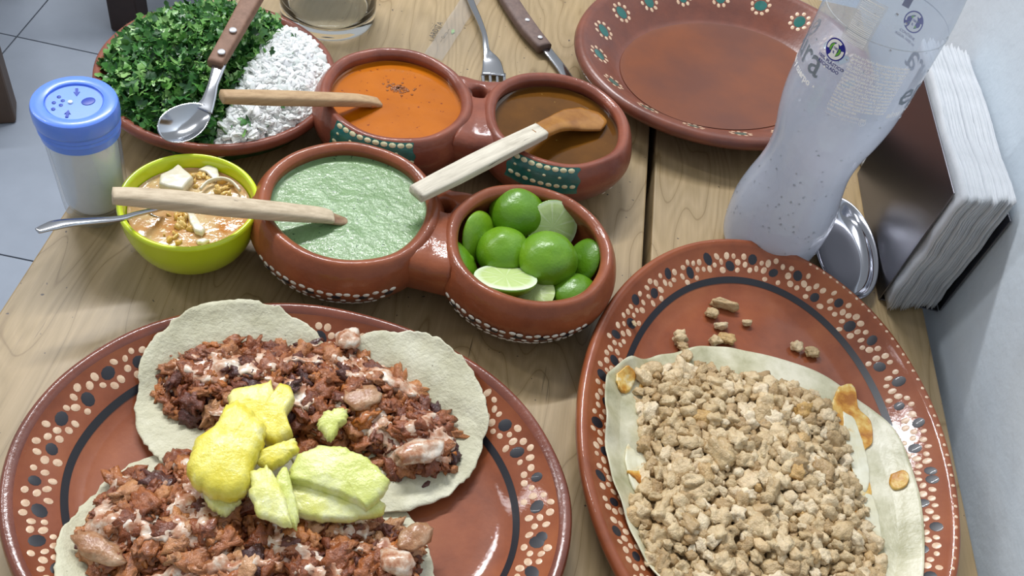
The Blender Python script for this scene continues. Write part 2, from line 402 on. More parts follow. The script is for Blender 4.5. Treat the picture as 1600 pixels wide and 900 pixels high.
def twin(label, A, B, front):
    root = tag(empty('twin_sauce_bowl', (0, 0, 0)), label, 'bowl')
    for k, c in enumerate((A, B)): obj('bowl', mesh(*lathe([((p[0]*(1.05 if c == G1 else 1)), p[1]) for p in BP], 128, c, wob=.0014, seed=k*7+A[1]*90)), clay_rim if not front else clay_bowl, root)
    mx, my = (A[0]+B[0])/2, (A[1]+B[1])/2; dx, dy = _n(np.array([B[0]-A[0], B[1]-A[1]])); h = (mx-dy*.020, my+dx*.020) # hole near the back of the bridge
    R = []; n = 144; hd = math.hypot(B[0]-A[0], B[1]-A[1])/2
    def W2(u, v): return (h[0]+u*dx-v*dy, h[1]+u*dy+v*dx)
    def bd(th, g):
        hx = .028; y0 = -.060; y1 = .0180; cu = math.cos(th); su = math.sin(th)
        tx = 9
        for sg in (-1, 1):
            cxx, cyy = sg*hd, -.020; pb = cu*cxx+su*cyy; dd = pb*pb-(cxx*cxx+cyy*cyy-(.0530*(1.045 if front and sg < 0 else 1))**2)
            if dd > 0 and pb > 0: tx = min(tx, pb-math.sqrt(dd))
        ty = (y1/su if su > 0 else y0/su) if abs(su) > 1e-6 else 9
        r = (tx**-10+ty**-10)**(-1/10); return r*g
    rh = .0062
    for kind, g, z in (('h', 1, .014), ('h', 1, .044), ('h', 1.12, .0472), ('h', 1.35, .0485), ('b', .55, .0482), ('b', .80, .0478), ('b', .92, .0462), ('b', .985, .042), ('b', 1, .034), ('b', .985, .024), ('b', .85, .016), ('h', 1, .014)):
        ring = []
        for i in range(n):
            th = 2*PI*i/n; r = rh*g if kind == 'h' else bd(th, g); u, v = r*math.cos(th), r*math.sin(th); x, y = W2(u, v)
            zz = z+(.10*abs(u) if z > .03 and kind == 'b' else 0)+(.0012*noise.noise(Vector((x*90, y*90, 2))) if z > .03 else 0)
            ring.append((x, y, zz))
        R.append(ring)
    obj('bridge', mesh(*rings(R, False, False)), clay_rim if not front else clay_bowl, root)
    return root
G1, L1 = (-.0945, .4440), (.0285, .4400); O2, B2 = (-.0885, .5640), (.0335, .5760)
tf = twin('front twin clay bowl holding green salsa and limes', G1, L1, True)
tbk = twin('rear twin clay bowl holding orange and brown salsa', O2, B2, False)
R_ = math.radians
wd = []; bd_ = []
for c in (G1, L1):
    a0, a1 = (-134, -50) if c == G1 else (-138, -40); wd = []; bk = []
    for k, s in enumerate((.50, .38, .26, .15) if c == G1 else (.48, .37, .26, .16)):
        for t in np.arange(a0+k*3, a1-k*3, 5.2 if k != 1 else 7.5):
            wd.append((R_(t+random.uniform(-.6, .6)), s+random.uniform(-.015, .015), .0019 if k < 1 else .0015))
    for t in np.arange(a0+6, a1, 15): bk.append((R_(t), .44 if c == G1 else .42, .0026))
    surf_dots(wd, c, white_paint, tf, 'white_dots'); surf_dots(bk, c, black_paint, tf, 'black_dots')
for c, a0, a1, mt in ((O2, -127, -66, cream_paint), (B2, -120, -68, yellow_paint)):
    patch(c, R_(a0), R_(a1), .52, 1.10, tbk, a0)
    L = [(R_(t), s, r) for s, r, st in ((.98, .0024, 6), (.64, .0021, 5.5)) for t in np.arange(a0+4, a1-1, st)]+[(R_(t), .80, .0012) for t in np.arange(a0+5, a1-3, 11)]
    surf_dots(L, c, yellow_paint, tbk, 'cream_dots')
surf_dots([(R_(t), .1+.08*math.sin(t), .0018) for t in np.arange(-40, 20, 7)]+[(R_(t), .25, .0015) for t in np.arange(-38, 20, 9)], B2, white_paint, tbk, 'side_dots')

# ---------------- salsas
def salsa(c, z, mat, label, amp, seed, r=.0498):
    n = 120; R = []
    for rr in (1.0, .985, .96, .9, .8, .7, .6, .5, .4, .3, .2, .1):
        ring = []
        for i in range(n):
            a = 2*PI*i/n; x = r*rr*math.cos(a); y = r*rr*math.sin(a)
            zz = z+(.0009*max(0, (rr-.96)/.04))+amp*noise.fractal(Vector((x*60, y*60, seed)), 1, 2, 2)*(1-rr**6)
            ring.append((c[0]+x, c[1]+y, zz))
        R.append(ring)
    return tag(obj('salsa', mesh(*rings(R, True, False)), mat), label, 'sauce', kind='stuff')
def sauce_mat(name, c1, c2, sc, spk, thr, spc, rough, bs, bst, bd, **kw):
    m, t, b = new(name); r = ramp(t, [(.3, c1), (.7, c2)], tex(t, sc, 4).outputs[0])
    s = ramp(t, [(thr, (0, 0, 0)), (thr+.03, (1, 1, 1))], tex(t, spk, 2, .6).outputs[0]); t.links.new(mix(t, r.outputs[0], spc, s.outputs[0]), b.inputs['Base Color'])
    b.inputs['Roughness'].default_value = rough
    if bs: bump(t, b, tex(t, bs, 4, .6).outputs[0], bst, bd)
    setp(b, **kw); return m
salsa(O2, .0420, sauce_mat('orange_salsa', (.43, .110, .001), (.52, .140, .001), 30, 300, .68, (.20, .03, .005), .18, 40, .12, .001), 'smooth orange chile salsa in the rear left bowl', .0002, 1)
salsa(B2, .0405, sauce_mat('brown_salsa', (.085, .034, .006), (.16, .062, .008), 22, 330, .74, (.4, .25, .06), .07, 60, .06, .001), 'thin brown chile salsa in the rear right bowl', .0001, 2)
salsa(G1, .0425, sauce_mat('green_salsa', (.155, .265, .105), (.205, .335, .145), 40, 480, .655, (.035, .09, .03), .42, 150, .75, .0014, Specular_IOR_Level=.3, Coat_Weight=.45, Coat_Roughness=.07), 'creamy pale green salsa in the front left bowl', .0006, 3, .0522)
b = MB()
for k in range(110):
    a = random.uniform(0, 6.28); r = abs(random.gauss(0, .0042)); c = at(622, 138, .042); x, y = c.x+r*math.cos(a)*1.3, c.y+r*math.sin(a)*.8
    v, f = lathe([(.0012, 0), (.0010, .0005), (.0005, .0008)], 7, (x, y)); b.add([(p[0], p[1], p[2]+.0417) for p in v], f)
tag(obj('foam', b.mesh(), plain('foam', (.26, .07, .006), .2)), 'small cluster of brown bubbles floating on the orange salsa', 'foam', kind='stuff')

# ---------------- wooden spatulas
def wood_stick(name, c1, c2, dirx, rz=0):
    m, t, b = new(name); n = tex(t, 150, 6, .7, dirx, 0, rz); r = ramp(t, [(.3, c1), (.62, c2)], n.outputs[0])
    s = ramp(t, [(.70, (0, 0, 0)), (.76, (1, 1, 1))], tex(t, 220, 3, .6, dirx, 0, rz).outputs[0]); t.links.new(mix(t, r.outputs[0], tuple(.3*x for x in c1), s.outputs[0]), b.inputs['Base Color'])
    b.inputs['Roughness'].default_value = .65; bump(t, b, n.outputs[0], .35, .0008); return m
def spatula(label, P, wd, hg, mat, bladeP, bw, bh, bmat, up=(0, 0, 1), sq=3.4):
    root = tag(empty('wooden_spatula'), label, 'spatula')
    v, f = sweep(P, wd, hg, up, 28, sq, 8)
    v = [tuple(Vector(p)+Vector((0, 0, 1))*(.0003*noise.noise(Vector(p)*50))) for p in v]
    obj('handle', mesh(v, f), mat, root)
    obj('blade', mesh(*sweep(bladeP, bw, bh, up, 20, 2.6, 8)), bmat, root); return root
dirang = lambda a, b_: math.atan2(b_.y-a.y, b_.x-a.x)
st1 = wood_stick('tan_stick', (.36, .22, .11), (.52, .35, .19), (.12, 2, 2), dirang(at(347, 151, .080), at(592, 160, .0425))); st2 = wood_stick('pale_stick', (.44, .34, .22), (.66, .54, .38), (.12, 2, 2), dirang(at(176, 306, .083), at(520, 340, .0465))); st3 = wood_stick('grey_stick', (.44, .39, .30), (.70, .64, .52), (.12, 2, 2), dirang(at(650, 303, .064), at(845, 205, .056)))
wet_o = noisy('wet_orange_wood', [(.3, (.35, .12, .04)), (.7, (.5, .2, .06))], 100, .25); wet_g = noisy('wet_stained_wood', [(.3, (.22, .10, .05)), (.7, (.45, .33, .2))], 160, .3)
wet_b = noisy('wet_brown_wood', [(.3, (.26, .10, .02)), (.7, (.42, .19, .04))], 70, .2, 300, .2, .0005)
P = [at(347, 151, .080), at(420, 153, .070), at(500, 155, .0585), at(560, 157, .0495), at(592, 160, .0425)]
spatula('tan wooden spatula reaching from the white onion into the orange salsa', P, [.0050, .0058, .0056, .0054, .0050], [.0036, .0042, .0040, .0036, .0018], st1, [at(575, 162, .0455), at(595, 162, .0405), at(622, 163, .034)], [.0045, .0045, .002], [.002, .0015, .001], wet_o)
P = [at(176, 306, .083), at(260, 312, .0755), at(350, 322, .067), at(440, 331, .0575), at(500, 336, .050), at(520, 340, .0465)]
spatula('pale wooden spatula crossing the soup bowl into the green salsa', P, [.0052, .0064, .0066, .0064, .0062, .005], [.0038, .0048, .0048, .0044, .003, .002], st2, [at(505, 338, .0478), at(530, 344, .0435), at(556, 349, .038)], [.0060, .0045, .0015], [.0022, .0016, .001], wet_g)
P = [at(650, 303, .0640), at(710, 273, .062), at(780, 237, .060), at(845, 205, .056)]
spatula('grey weathered wooden spatula resting across the brown salsa bowl', P, [.0066, .0078, .0078, .0070], [.0034, .0036, .0036, .0034], st3, [at(832, 211, .0568), at(868, 194, .0525), at(895, 188, .0485), at(922, 186, .045), at(941, 183, .0425)], [.0068, .0082, .0130, .0145, .006], [.0036, .0036, .003, .0026, .0015], wet_b, sq=5.5)

# ---------------- limes
def lime_mats():
    m, t, b = new('lime_peel'); oi = N(t, 'ShaderNodeObjectInfo'); n = tex(t, 40, 3); a = N(t, 'ShaderNodeMath', operation='MULTIPLY_ADD'); a.inputs[1].default_value = .5
    t.links.new(oi.outputs['Random'], a.inputs[0]); h = N(t, 'ShaderNodeMath', operation='MULTIPLY'); h.inputs[1].default_value = .6; t.links.new(n.outputs[0], h.inputs[0]); t.links.new(h.outputs[0], a.inputs[2])
    r = ramp(t, [(.1, (.055, .15, .006)), (.5, (.12, .28, .008)), (.9, (.24, .42, .016))], a.outputs[0]); t.links.new(r.outputs[0], b.inputs['Base Color'])
    b.inputs['Roughness'].default_value = .36; setp(b, Coat_Weight=.18, Coat_Roughness=.18); bump(t, b, tex(t, 420, 2).outputs[0], .35, .0008); return m
peel = lime_mats()
def flesh_mat():
    m, t, b = new('lime_flesh'); c = N(t, 'ShaderNodeTexCoord'); s = N(t, 'ShaderNodeSeparateXYZ'); t.links.new(c.outputs['Object'], s.inputs[0])
    an = N(t, 'ShaderNodeMath', operation='ARCTAN2'); t.links.new(s.outputs[1], an.inputs[0]); t.links.new(s.outputs[0], an.inputs[1])
    k = N(t, 'ShaderNodeMath', operation='MULTIPLY'); k.inputs[1].default_value = 9/(2*PI); t.links.new(an.outputs[0], k.inputs[0])
    fr = N(t, 'ShaderNodeMath', operation='PINGPONG'); fr.inputs[1].default_value = .5; t.links.new(k.outputs[0], fr.inputs[0])
    r = ramp(t, [(.0, (.62, .70, .38)), (.05, (.60, .69, .36)), (.12, (.50, .62, .24)), (1, (.58, .68, .32))], fr.outputs[0])
    le = N(t, 'ShaderNodeVectorMath', operation='LENGTH'); t.links.new(c.outputs['Object'], le.inputs[0])
    rr = ramp(t, [(.0168, (0, 0, 0)), (.0176, (1, 1, 1))], le.outputs['Value']); t.links.new(mix(t, r.outputs[0], (.74, .84, .60), rr.outputs[0]), b.inputs['Base Color'])
    b.inputs['Roughness'].default_value = .25; setp(b, Subsurface_Weight=.15, Subsurface_Radius=(.004, .005, .002)); bump(t, b, tex(t, 260, 3, .6, (1, 1, 1)).outputs[0], .3, .0008); return m
flesh = flesh_mat()
def dome(r, rz, cap=90, n=40, m=14, seed=0):
    """part of a lime: from pole down to polar angle cap, flat underneath"""
    R = []
    for k in range(m, 0, -1):
        th = R_(cap)*k/m; ring = []
        for i in range(n):
            a = 2*PI*i/n; w = 1+.02*noise.noise(Vector((math.cos(a)*2*math.sin(th), math.sin(a)*2*math.sin(th), seed+math.cos(th))))
            ring.append((r*w*math.sin(th)*math.cos(a), r*w*math.sin(th)*math.sin(a), rz*w*(math.cos(th)-math.cos(R_(cap)))+(.0009 if k == 1 else 0)))
        R.append(ring)
    return rings(R)
def lime(label, p, r, rz, nrm, cap=90, show=False, roll=0, seed=0):
    """nrm: direction the peel bulges to"""
    root = tag(empty('lime', p), label, 'lime', 'limes in the front right bowl'); q = Vector(nrm).normalized().to_track_quat('Z', 'X')
    root.rotation_mode = 'QUATERNION'; root.rotation_quaternion = q@Matrix.Rotation(roll, 3, 'Z').to_quaternion()
    obj('peel', mesh(*dome(r, rz, cap, seed=seed)), peel, root)
    if show:
        rr = r*math.sin(R_(cap))*.985; R = [[(rr*k*math.cos(2*PI*i/40), rr*k*math.sin(2*PI*i/40), -.0004-(.0006 if k < .9 else 0)) for i in range(40)] for k in (1, .96, .88, .5, .2)]
        v, f = rings(R, True, False); f = [tuple(reversed(x)) for x in f]; obj('cut_face', mesh(v, f), flesh, root)
    return root
cam_dir = lambda p: (Vector((0, 0, CH))-Vector(p)).normalized()
lime('whole-looking green lime half at the back of the lime bowl', at(803, 352, .024), .0200, .0185, (0, .1, 1), 125, seed=1)
lime('lime half with peel up in the middle, left of the glossy round one', at(786, 402, .024), .0185, .0165, (-.2, -.1, 1), 110, seed=2)
lime('glossy round lime on top in the centre of the bowl', at(852, 414, .031), .0205, .0165, (.1, -.12, 1), 115, seed=3)
p = at(863, 354, .036); lime('lime half standing on edge showing pale cut face behind the central lime', p, .0190, .017, (-.35, .75, -.62), 85, True, seed=4)
p = at(790, 434, .0385); lime('lime half at the front of the bowl with its pale cut face up', p, .0215, .014, (.10, -.42, -.9), 80, True, seed=5)
lime('dark green lime wedge standing against the bowl wall beside the bridge', at(748, 370, .030), .0185, .0075, (.75, -.35, .45), 80, seed=6)
lime('thin lime wedge low at the left side of the bowl', at(730, 408, .027), .0165, .006, (.75, .35, .55), 70, True, seed=7)
lime('narrow lime wedge standing at the right wall of the bowl', at(912, 408, .030), .0165, .0075, (-.75, -.3, .45), 80, seed=8)
lime('lime half peeking out at the lower right rim inside the bowl', at(896, 458, .028), .0165, .012, (-.15, .15, 1), 88, seed=9)
lime('pale lime slice tucked under the front limes', at(836, 458, .030), .0140, .006, (.3, .25, -1), 75, True, seed=10)

# ---------------- scattered chopped food: chunk shapes
def chunk(s, seed, cubic=.0, amp=.35, sub=2, sx=(1, 1, 1), fq=1.1):
    import bmesh
    bm = bmesh.new(); bmesh.ops.create_icosphere(bm, subdivisions=sub, radius=1)
    for vv in bm.verts:
        p = vv.co.copy(); m = max(abs(p.x), abs(p.y), abs(p.z)); p = p.lerp(p/m, cubic)
        d = 1+amp*noise.fractal(p*fq+Vector((seed*3.1, 0, 0)), 1, 2, 2)
        p = Vector((p.x*sx[0], p.y*sx[1], p.z*sx[2]))*d*s; vv.co = p
    v = [tuple(q.co) for q in bm.verts]; f = [tuple(w.index for w in q.verts) for q in bm.faces]; bm.free(); return v, f
def island_rand(t):
    g = N(t, 'ShaderNodeNewGeometry'); o = N(t, 'ShaderNodeObjectInfo'); a = N(t, 'ShaderNodeMath', operation='ADD'); fr = N(t, 'ShaderNodeMath', operation='FRACT')
    t.links.new(g.outputs['Random Per Island'], a.inputs[0]); t.links.new(o.outputs['Random'], a.inputs[1]); t.links.new(a.outputs[0], fr.inputs[0]); return fr.outputs[0]
def isl_mat(name, stops, nstops, nscale, rough, bs, bst, bd, interp='LINEAR', **kw):
    m, t, b = new(name); r = ramp(t, stops, island_rand(t), interp); r2 = ramp(t, nstops, tex(t, nscale, 4, .65).outputs[0])
    mm = N(t, 'ShaderNodeMix', data_type='RGBA', blend_type='MULTIPLY'); mm.inputs[0].default_value = 1; t.links.new(r.outputs[0], mm.inputs[6]); t.links.new(r2.outputs[0], mm.inputs[7])
    t.links.new(mm.outputs[2], b.inputs['Base Color']); b.inputs['Roughness'].default_value = rough; bump(t, b, tex(t, bs, 4, .65).outputs[0], bst, bd); setp(b, **kw); return m
def put(v, loc, eul, sc=1):
    m = Matrix.Rotation(eul[2], 3, 'Z')@Matrix.Rotation(eul[1], 3, 'Y')@Matrix.Rotation(eul[0], 3, 'X'); L = Vector(loc)
    return [tuple(m@(Vector(p)*sc)+L) for p in v]
def poisson(poly, r, tries=4000, seed=1):
    rd = random.Random(seed); xs = [p[0] for p in poly]; ys = [p[1] for p in poly]; out = []; cell = {}
    for _ in range(tries):
        x = rd.uniform(min(xs), max(xs)); y = rd.uniform(min(ys), max(ys)); k = (int(x/r), int(y/r))
        if any(math.hypot(x-q[0], y-q[1]) < r for i in (-1, 0, 1) for j in (-1, 0, 1) for q in cell.get((k[0]+i, k[1]+j), ())): continue
        if not inpoly(x, y, poly): continue
        cell.setdefault(k, []).append((x, y)); out.append((x, y))
    return out

# ---------------- tortillas
def circ(c, r, seed, amp=.0015, n=90, sq=1.0):
    return [(c[0]+(r+amp*noise.noise(Vector((math.cos(a)*2, math.sin(a)*2, seed))))*math.cos(a), c[1]+(r+amp*noise.noise(Vector((math.cos(a)*2, math.sin(a)*2, seed))))*sq*math.sin(a)) for a in np.linspace(0, 2*PI, n, endpoint=False)]
corn = noisy('corn_tortilla', [(.3, (.50, .47, .31)), (.5, (.62, .59, .42)), (.7, (.72, .69, .53))], 45, .6, 330, .7, .0012)
def speckle(m, scale, thr, col):
    t = m.node_tree; b = t.nodes['Principled BSDF']; src = b.inputs['Base Color'].links[0].from_socket
    s = ramp(t, [(thr, (0, 0, 0)), (thr+.03, (1, 1, 1))], tex(t, scale, 2).outputs[0]); t.links.new(mix(t, src, col, s.outputs[0]), b.inputs['Base Color'])
speckle(corn, 300, .73, (.10, .07, .03))
def tortilla(label, P, zoff, seed, crown=.001, plate=PL, mat=corn, th=.0017, b_=.0009):
    zf = lambda x, y: max(plate.z(x, y)+.0016+zoff+.0010*noise.noise(Vector((x*40, y*40, seed))), .0080+zoff)
    v, f = slab(P, zf, th, 150, .0012, 1.0, b_, seed, 60, crown)
    return tag(obj('tortilla', mesh(v, f), mat), label, 'tortilla')
tortilla('corn tortilla under the left end of the lower taco', circ((-.121, .207), .0625, 3), .0, 3)
tortilla('corn tortilla under the right end of the lower taco', circ((-.052, .202), .0635, 4), .0018, 4)
tortilla('corn tortilla with clean pale edge under the left end of the upper taco', circ((-.1235, .3015), .0590, 1, sq=.97), .0036, 1)
tortilla('corn tortilla with a torn fold at the right end of the upper taco', circ((-.0365, .3035), .0595, 2, sq=.95), .0054, 2)

pork = isl_mat('pork_chunk', [(0, (.06, .018, .016)), (.08, (.13, .034, .018)), (.3, (.25, .068, .022)), (.6, (.34, .105, .032)), (.8, (.42, .165, .060)), (.9, (.44, .13, .016)), (1, (.52, .27, .13))], [(.33, (.55, .45, .42)), (.46, (1.0, .97, .94)), (.66, (1.25, 1.3, 1.3))], 170, .25, 420, .9, .0016, Coat_Weight=.4, Coat_Roughness=.12)
cheese = noisy('melted_cheese', [(.34, (.36, .13, .06)), (.44, (.52, .27, .16)), (.53, (.66, .46, .33)), (.64, (.82, .72, .60))], 130, .18, 200, .5, .0012, Coat_Weight=.3, Subsurface_Weight=.1, Subsurface_Radius=(.004, .003, .002))
PK = [chunk(1, k+20, .35, .75, 2, (random.uniform(.9, 1.6), random.uniform(.5, 1), random.uniform(.35, .7)), 1.7) for k in range(12)]
PT3 = [chunk(1, k+20, .35, .80, 3, (random.uniform(.9, 1.6), random.uniform(.5, 1), random.uniform(.35, .7)), 1.9) for k in range(12)]
pkm = []
for v, f in PT3:
    me = mesh([tuple(.005*q for q in p) for p in v], f); me.materials.append(pork); me.polygons.foreach_set('use_smooth', [True]*len(me.polygons)); pkm.append(me)
def taco(poly, base, H, seed, lab, grp, nind, edge=.012):
    rd = random.Random(seed)
    hf = lambda x, y: base+H*(1-math.exp(-edist(x, y, poly)/edge))*(1+.22*noise.noise(Vector((x*45, y*45, seed))))
    b = MB(); hm = []
    low = poisson(poly, .0036, 9000, seed)
    for x, y in low:
        s = rd.uniform(.0026, .0046); v, f = PK[rd.randrange(9)]; z = hf(x, y)-.0025; b.add(put(v, (x, y, z), (rd.uniform(0, 6), rd.uniform(0, 6), rd.uniform(0, 6)), s), f); hm.append((x, y, z, s))
    # filling mound
    c = np.mean(np.array([p[:2] for p in poly]), axis=0); Rg = []
    for sc in (1, .97, .9, .8, .65, .5, .3, .1):
        Rg.append([(c[0]+(p[0]-c[0])*sc*.97, c[1]+(p[1]-c[1])*sc*.97, (hf(c[0]+(p[0]-c[0])*sc*.97, c[1]+(p[1]-c[1])*sc*.97)-.004) if sc < .99 else base-.002) for p in resample(poly, 80)])
    b.add(*rings(Rg))
    tag(obj('minced_pork', b.mesh(), pork), 'heap of small minced red pork bits filling the '+lab, 'meat', kind='stuff')
    top = poisson(poly, .0062, 6000, seed+5); rd.shuffle(top); top = sorted(top[:nind*2], key=lambda p: rd.random())[:nind]
    for x, y in top:
        s = rd.uniform(.0036, .0064)*(1.25 if rd.random() < .12 else 1); z = hf(x, y)+rd.uniform(-.0008, .0014)
        o = bpy.data.objects.new('pork_piece', pkm[rd.randrange(12)]); COL.objects.link(o); o.location = (x, y, z); o.rotation_euler = (rd.uniform(-.5, .5), rd.uniform(-.5, .5), rd.uniform(0, 6.28)); o.scale = (s/.005,)*3
        tag(o, 'browned red pork chunk lying on the '+lab, 'meat', grp); hm.append((x, y, z, s*.8))
    # melted cheese draped over the chunks
    x0 = min(p[0] for p in poly); x1 = max(p[0] for p in poly); y0 = min(p[1] for p in poly); y1 = max(p[1] for p in poly); st = .0009
    nx = int((x1-x0)/st)+1; ny = int((y1-y0)/st)+1; Hh = np.full((ny, nx), base)
    for x, y, z, s in hm:
        i0 = max(0, int((x-s-x0)/st)); i1 = min(nx, int((x+s-x0)/st)+2); j0 = max(0, int((y-s-y0)/st)); j1 = min(ny, int((y+s-y0)/st)+2)
        if i1 <= i0 or j1 <= j0: continue
        X, Yg = np.meshgrid(x0+np.arange(i0, i1)*st, y0+np.arange(j0, j1)*st); d2 = s*s-(X-x)**2-(Yg-y)**2
        Hh[j0:j1, i0:i1] = np.where(d2 > 0, np.maximum(Hh[j0:j1, i0:i1], z+.75*np.sqrt(np.maximum(d2, 0))), Hh[j0:j1, i0:i1])
    Bh = Hh.copy()
    for _ in range(6):
        P_ = np.pad(Bh, 1, mode='edge'); Bh = sum(P_[a:a+ny, c_:c_+nx] for a in range(3) for c_ in range(3))/9
    idx = {}; v = []; f = []; F = np.zeros((ny, nx))
    for j in range(ny):
        for i in range(nx):
            x = x0+i*st; y = y0+j*st
            F[j, i] = noise.fractal(Vector((x*30+seed*3, y*50, seed)), 1, 2, 3)+.25*noise.noise(Vector((x*300, y*300, 4))) if inpoly(x, y, poly) and edist(x, y, poly) > .002 else -1
    thr = .0
    for j in range(ny-1):
        for i in range(nx-1):
            q = [(j, i), (j, i+1), (j+1, i+1), (j+1, i)]
            if max(F[a] for a in q) < thr or min(F[a] for a in q) < -.9: continue
            ids = []
            for a in q:
                if a not in idx:
                    e = F[a]-thr; z = max(Bh[a], .65*Bh[a]+.35*Hh[a])+min(.0010, e*.02)-(.004 if e < 0 else 0)
                    idx[a] = len(v); v.append((x0+a[1]*st, y0+a[0]*st, z))
                ids.append(idx[a])
            f.append(ids)
    tag(obj('melted_cheese', mesh(v, f), cheese), 'pinkish white melted cheese stretched over the '+lab, 'cheese', kind='stuff')
    return hf
m1 = [(-.1700, .2957), (-.1680, .3200), (-.1530, .3370), (-.1256, .3430), (-.0950, .3450), (-.0740, .3560), (-.0600, .3560), (-.0500, .3420), (-.031, .3387), (-.0130, .3200), (-.0022, .3153), (.0093, .3000), (.0070, .2780), (-.0163, .2690), (-.0484, .2800), (-.0877, .2769), (-.1357, .2780), (-.1560, .2800)]
m2 = [(-.1790, .1956), (-.1714, .2327), (-.1627, .2410), (-.1520, .2440), (-.1401, .2602), (-.1150, .2480), (-.0906, .2350), (-.0600, .2400), (-.039, .2450), (-.0100, .2377), (.0005, .2250), (.0005, .2039), (-.0200, .1850), (-.060, .178), (-.1093, .1742), (-.1548, .180)]
h1 = taco(m1, .0150, .0150, 11, 'upper taco', 'pork chunks on the upper taco', 145)
h2 = taco(m2, .0120, .0165, 23, 'lower taco', 'pork chunks on the lower taco', 145)
# dollop of crema-like cheese and pale onion bits
def lump(name, label, cat, p, s, mat, sx=(1, 1, .6), seed=0, amp=.35, rot=0, cubic=0, sub=3):
    v, f = chunk(s, seed, cubic, amp, sub, sx, 1.6); o = tag(obj(name, mesh(v, f), mat), label, cat); o.location = p; o.rotation_euler[2] = rot; return o
lump('cheese_lump', 'white cheese lump on the top edge of the upper taco', 'cheese', at(544, 530, .031), .0075, cheese, seed=5)
lump('cheese_lump', 'soft white cheese lump at the right end of the upper taco', 'cheese', at(655, 705, .030), .0095, cheese, (1.5, .8, .5), 6, rot=.4)
lump('cheese_lump', 'white cheese lump at the lower right of the lower taco', 'cheese', at(622, 880, .029), .0085, cheese, (1.1, .9, .6), 7)
tanm = noisy('pale_pork', [(.3, (.28, .11, .045)), (.5, (.40, .20, .095)), (.7, (.54, .35, .22))], 130, .22, 260, .7, .0014, Coat_Weight=.3)
lump('pork_piece', 'large pale tan pork slice near the middle of the upper taco', 'meat', at(565, 622, .032), .0090, tanm, (1.15, .9, .32), 8, rot=.6, cubic=.3)
lump('pork_piece', 'long tan pork strip at the left end of the lower taco', 'meat', at(155, 858, .024), .0095, tanm, (1.5, .65, .4), 9, rot=-.3)
lump('pork_piece', 'folded orange pork flap at the right end of the lower taco', 'meat', at(650, 838, .027), .0085, tanm, (1.2, .8, .4), 10, rot=.8)

# ---------------- pineapple
def pine_mat(name, a, b_, c):
    return noisy(name, [(.36, a), (.5, b_), (.62, c)], 75, .28, 420, .5, .0012, Subsurface_Weight=.25, Subsurface_Radius=(.008, .007, .002), Coat_Weight=.25)
py = pine_mat('yellow_pineapple', (.78, .66, .06), (.84, .74, .12), (.90, .84, .32)); pp = pine_mat('pale_pineapple', (.70, .69, .16), (.77, .76, .27), (.85, .85, .46)); pg = pine_mat('greenish_pineapple', (.62, .66, .16), (.70, .73, .24), (.82, .83, .42))
def pineapple(label, px, z, th, mat, slope=(0, 0), seed=0, jag=1.0, edge=.0022, crown=.0015):
    P = [at(x, y, z) for x, y in px]; P = [(p.x, p.y) for p in P]; c = np.mean(np.array(P), axis=0)
    zf = lambda x, y: z-th+slope[0]*(x-c[0])+slope[1]*(y-c[1])
    v, f = slab(P, zf, th, 84, edge, jag, .0008, seed, 90, crown); return tag(obj('pineapple_piece', mesh(v, f), mat), label, 'pineapple', 'pineapple on the tacos')
pineapple('pale pineapple triangle low at the left, under the big yellow chunk', [(315, 752), (335, 740), (372, 756), (378, 782), (345, 804), (335, 795), (322, 788)], .036, .006, pp, (0, .1), 1)
pineapple('pineapple slice lying under the long right-hand slice', [(452, 745), (500, 738), (560, 758), (605, 786), (600, 800), (560, 808), (500, 810), (462, 800), (440, 770)], .037, .007, pp, (0, .1), 2)
pineapple('yellow pineapple block behind the big chunk, with a torn top edge', [(355, 615), (368, 602), (412, 596), (424, 592), (428, 610), (438, 612), (440, 594), (452, 598), (460, 622), (448, 640), (457, 670), (430, 690), (395, 670), (352, 640)], .042, .011, py, (0, .08), 3)
pineapple('small bright yellow pineapple strip between the other pieces', [(400, 706), (428, 692), (462, 682), (469, 700), (445, 716), (420, 730), (402, 722)], .044, .007, py, (-.1, .1), 4)
pineapple('long pale green pineapple slice reaching to the right', [(447, 728), (465, 706), (500, 695), (540, 698), (580, 718), (609, 750), (598, 770), (575, 792), (555, 778), (520, 765), (480, 752), (452, 745)], .045, .009, pg, (.05, .1), 5)
pineapple('upright pale pineapple wedge with a pointed tip at the front', [(428, 750), (446, 726), (455, 748), (466, 790), (465, 824), (446, 810), (432, 780)], .0455, .006, pg, (-.1, .1), 6)
pineapple('pale pineapple wedge leaning left of the pointed wedge', [(390, 735), (415, 722), (432, 745), (448, 780), (456, 822), (430, 815), (400, 798), (390, 770)], .048, .006, pp, (.1, .1), 7)
pineapple('biggest bright yellow pineapple chunk on top of the pile', [(292, 705), (305, 680), (335, 660), (352, 628), (372, 618), (400, 640), (414, 665), (410, 695), (396, 722), (388, 750), (365, 770), (330, 766), (300, 750), (290, 730)], .050, .014, py, (0, .06), 8, 1.4, .004, .003)
pineapple('small pale green pineapple scrap alone on the upper taco', [(500, 645), (522, 636), (545, 637), (540, 655), (530, 672), (517, 686), (506, 676), (498, 660)], .036, .005, pg, (0, .1), 9, 1.8)

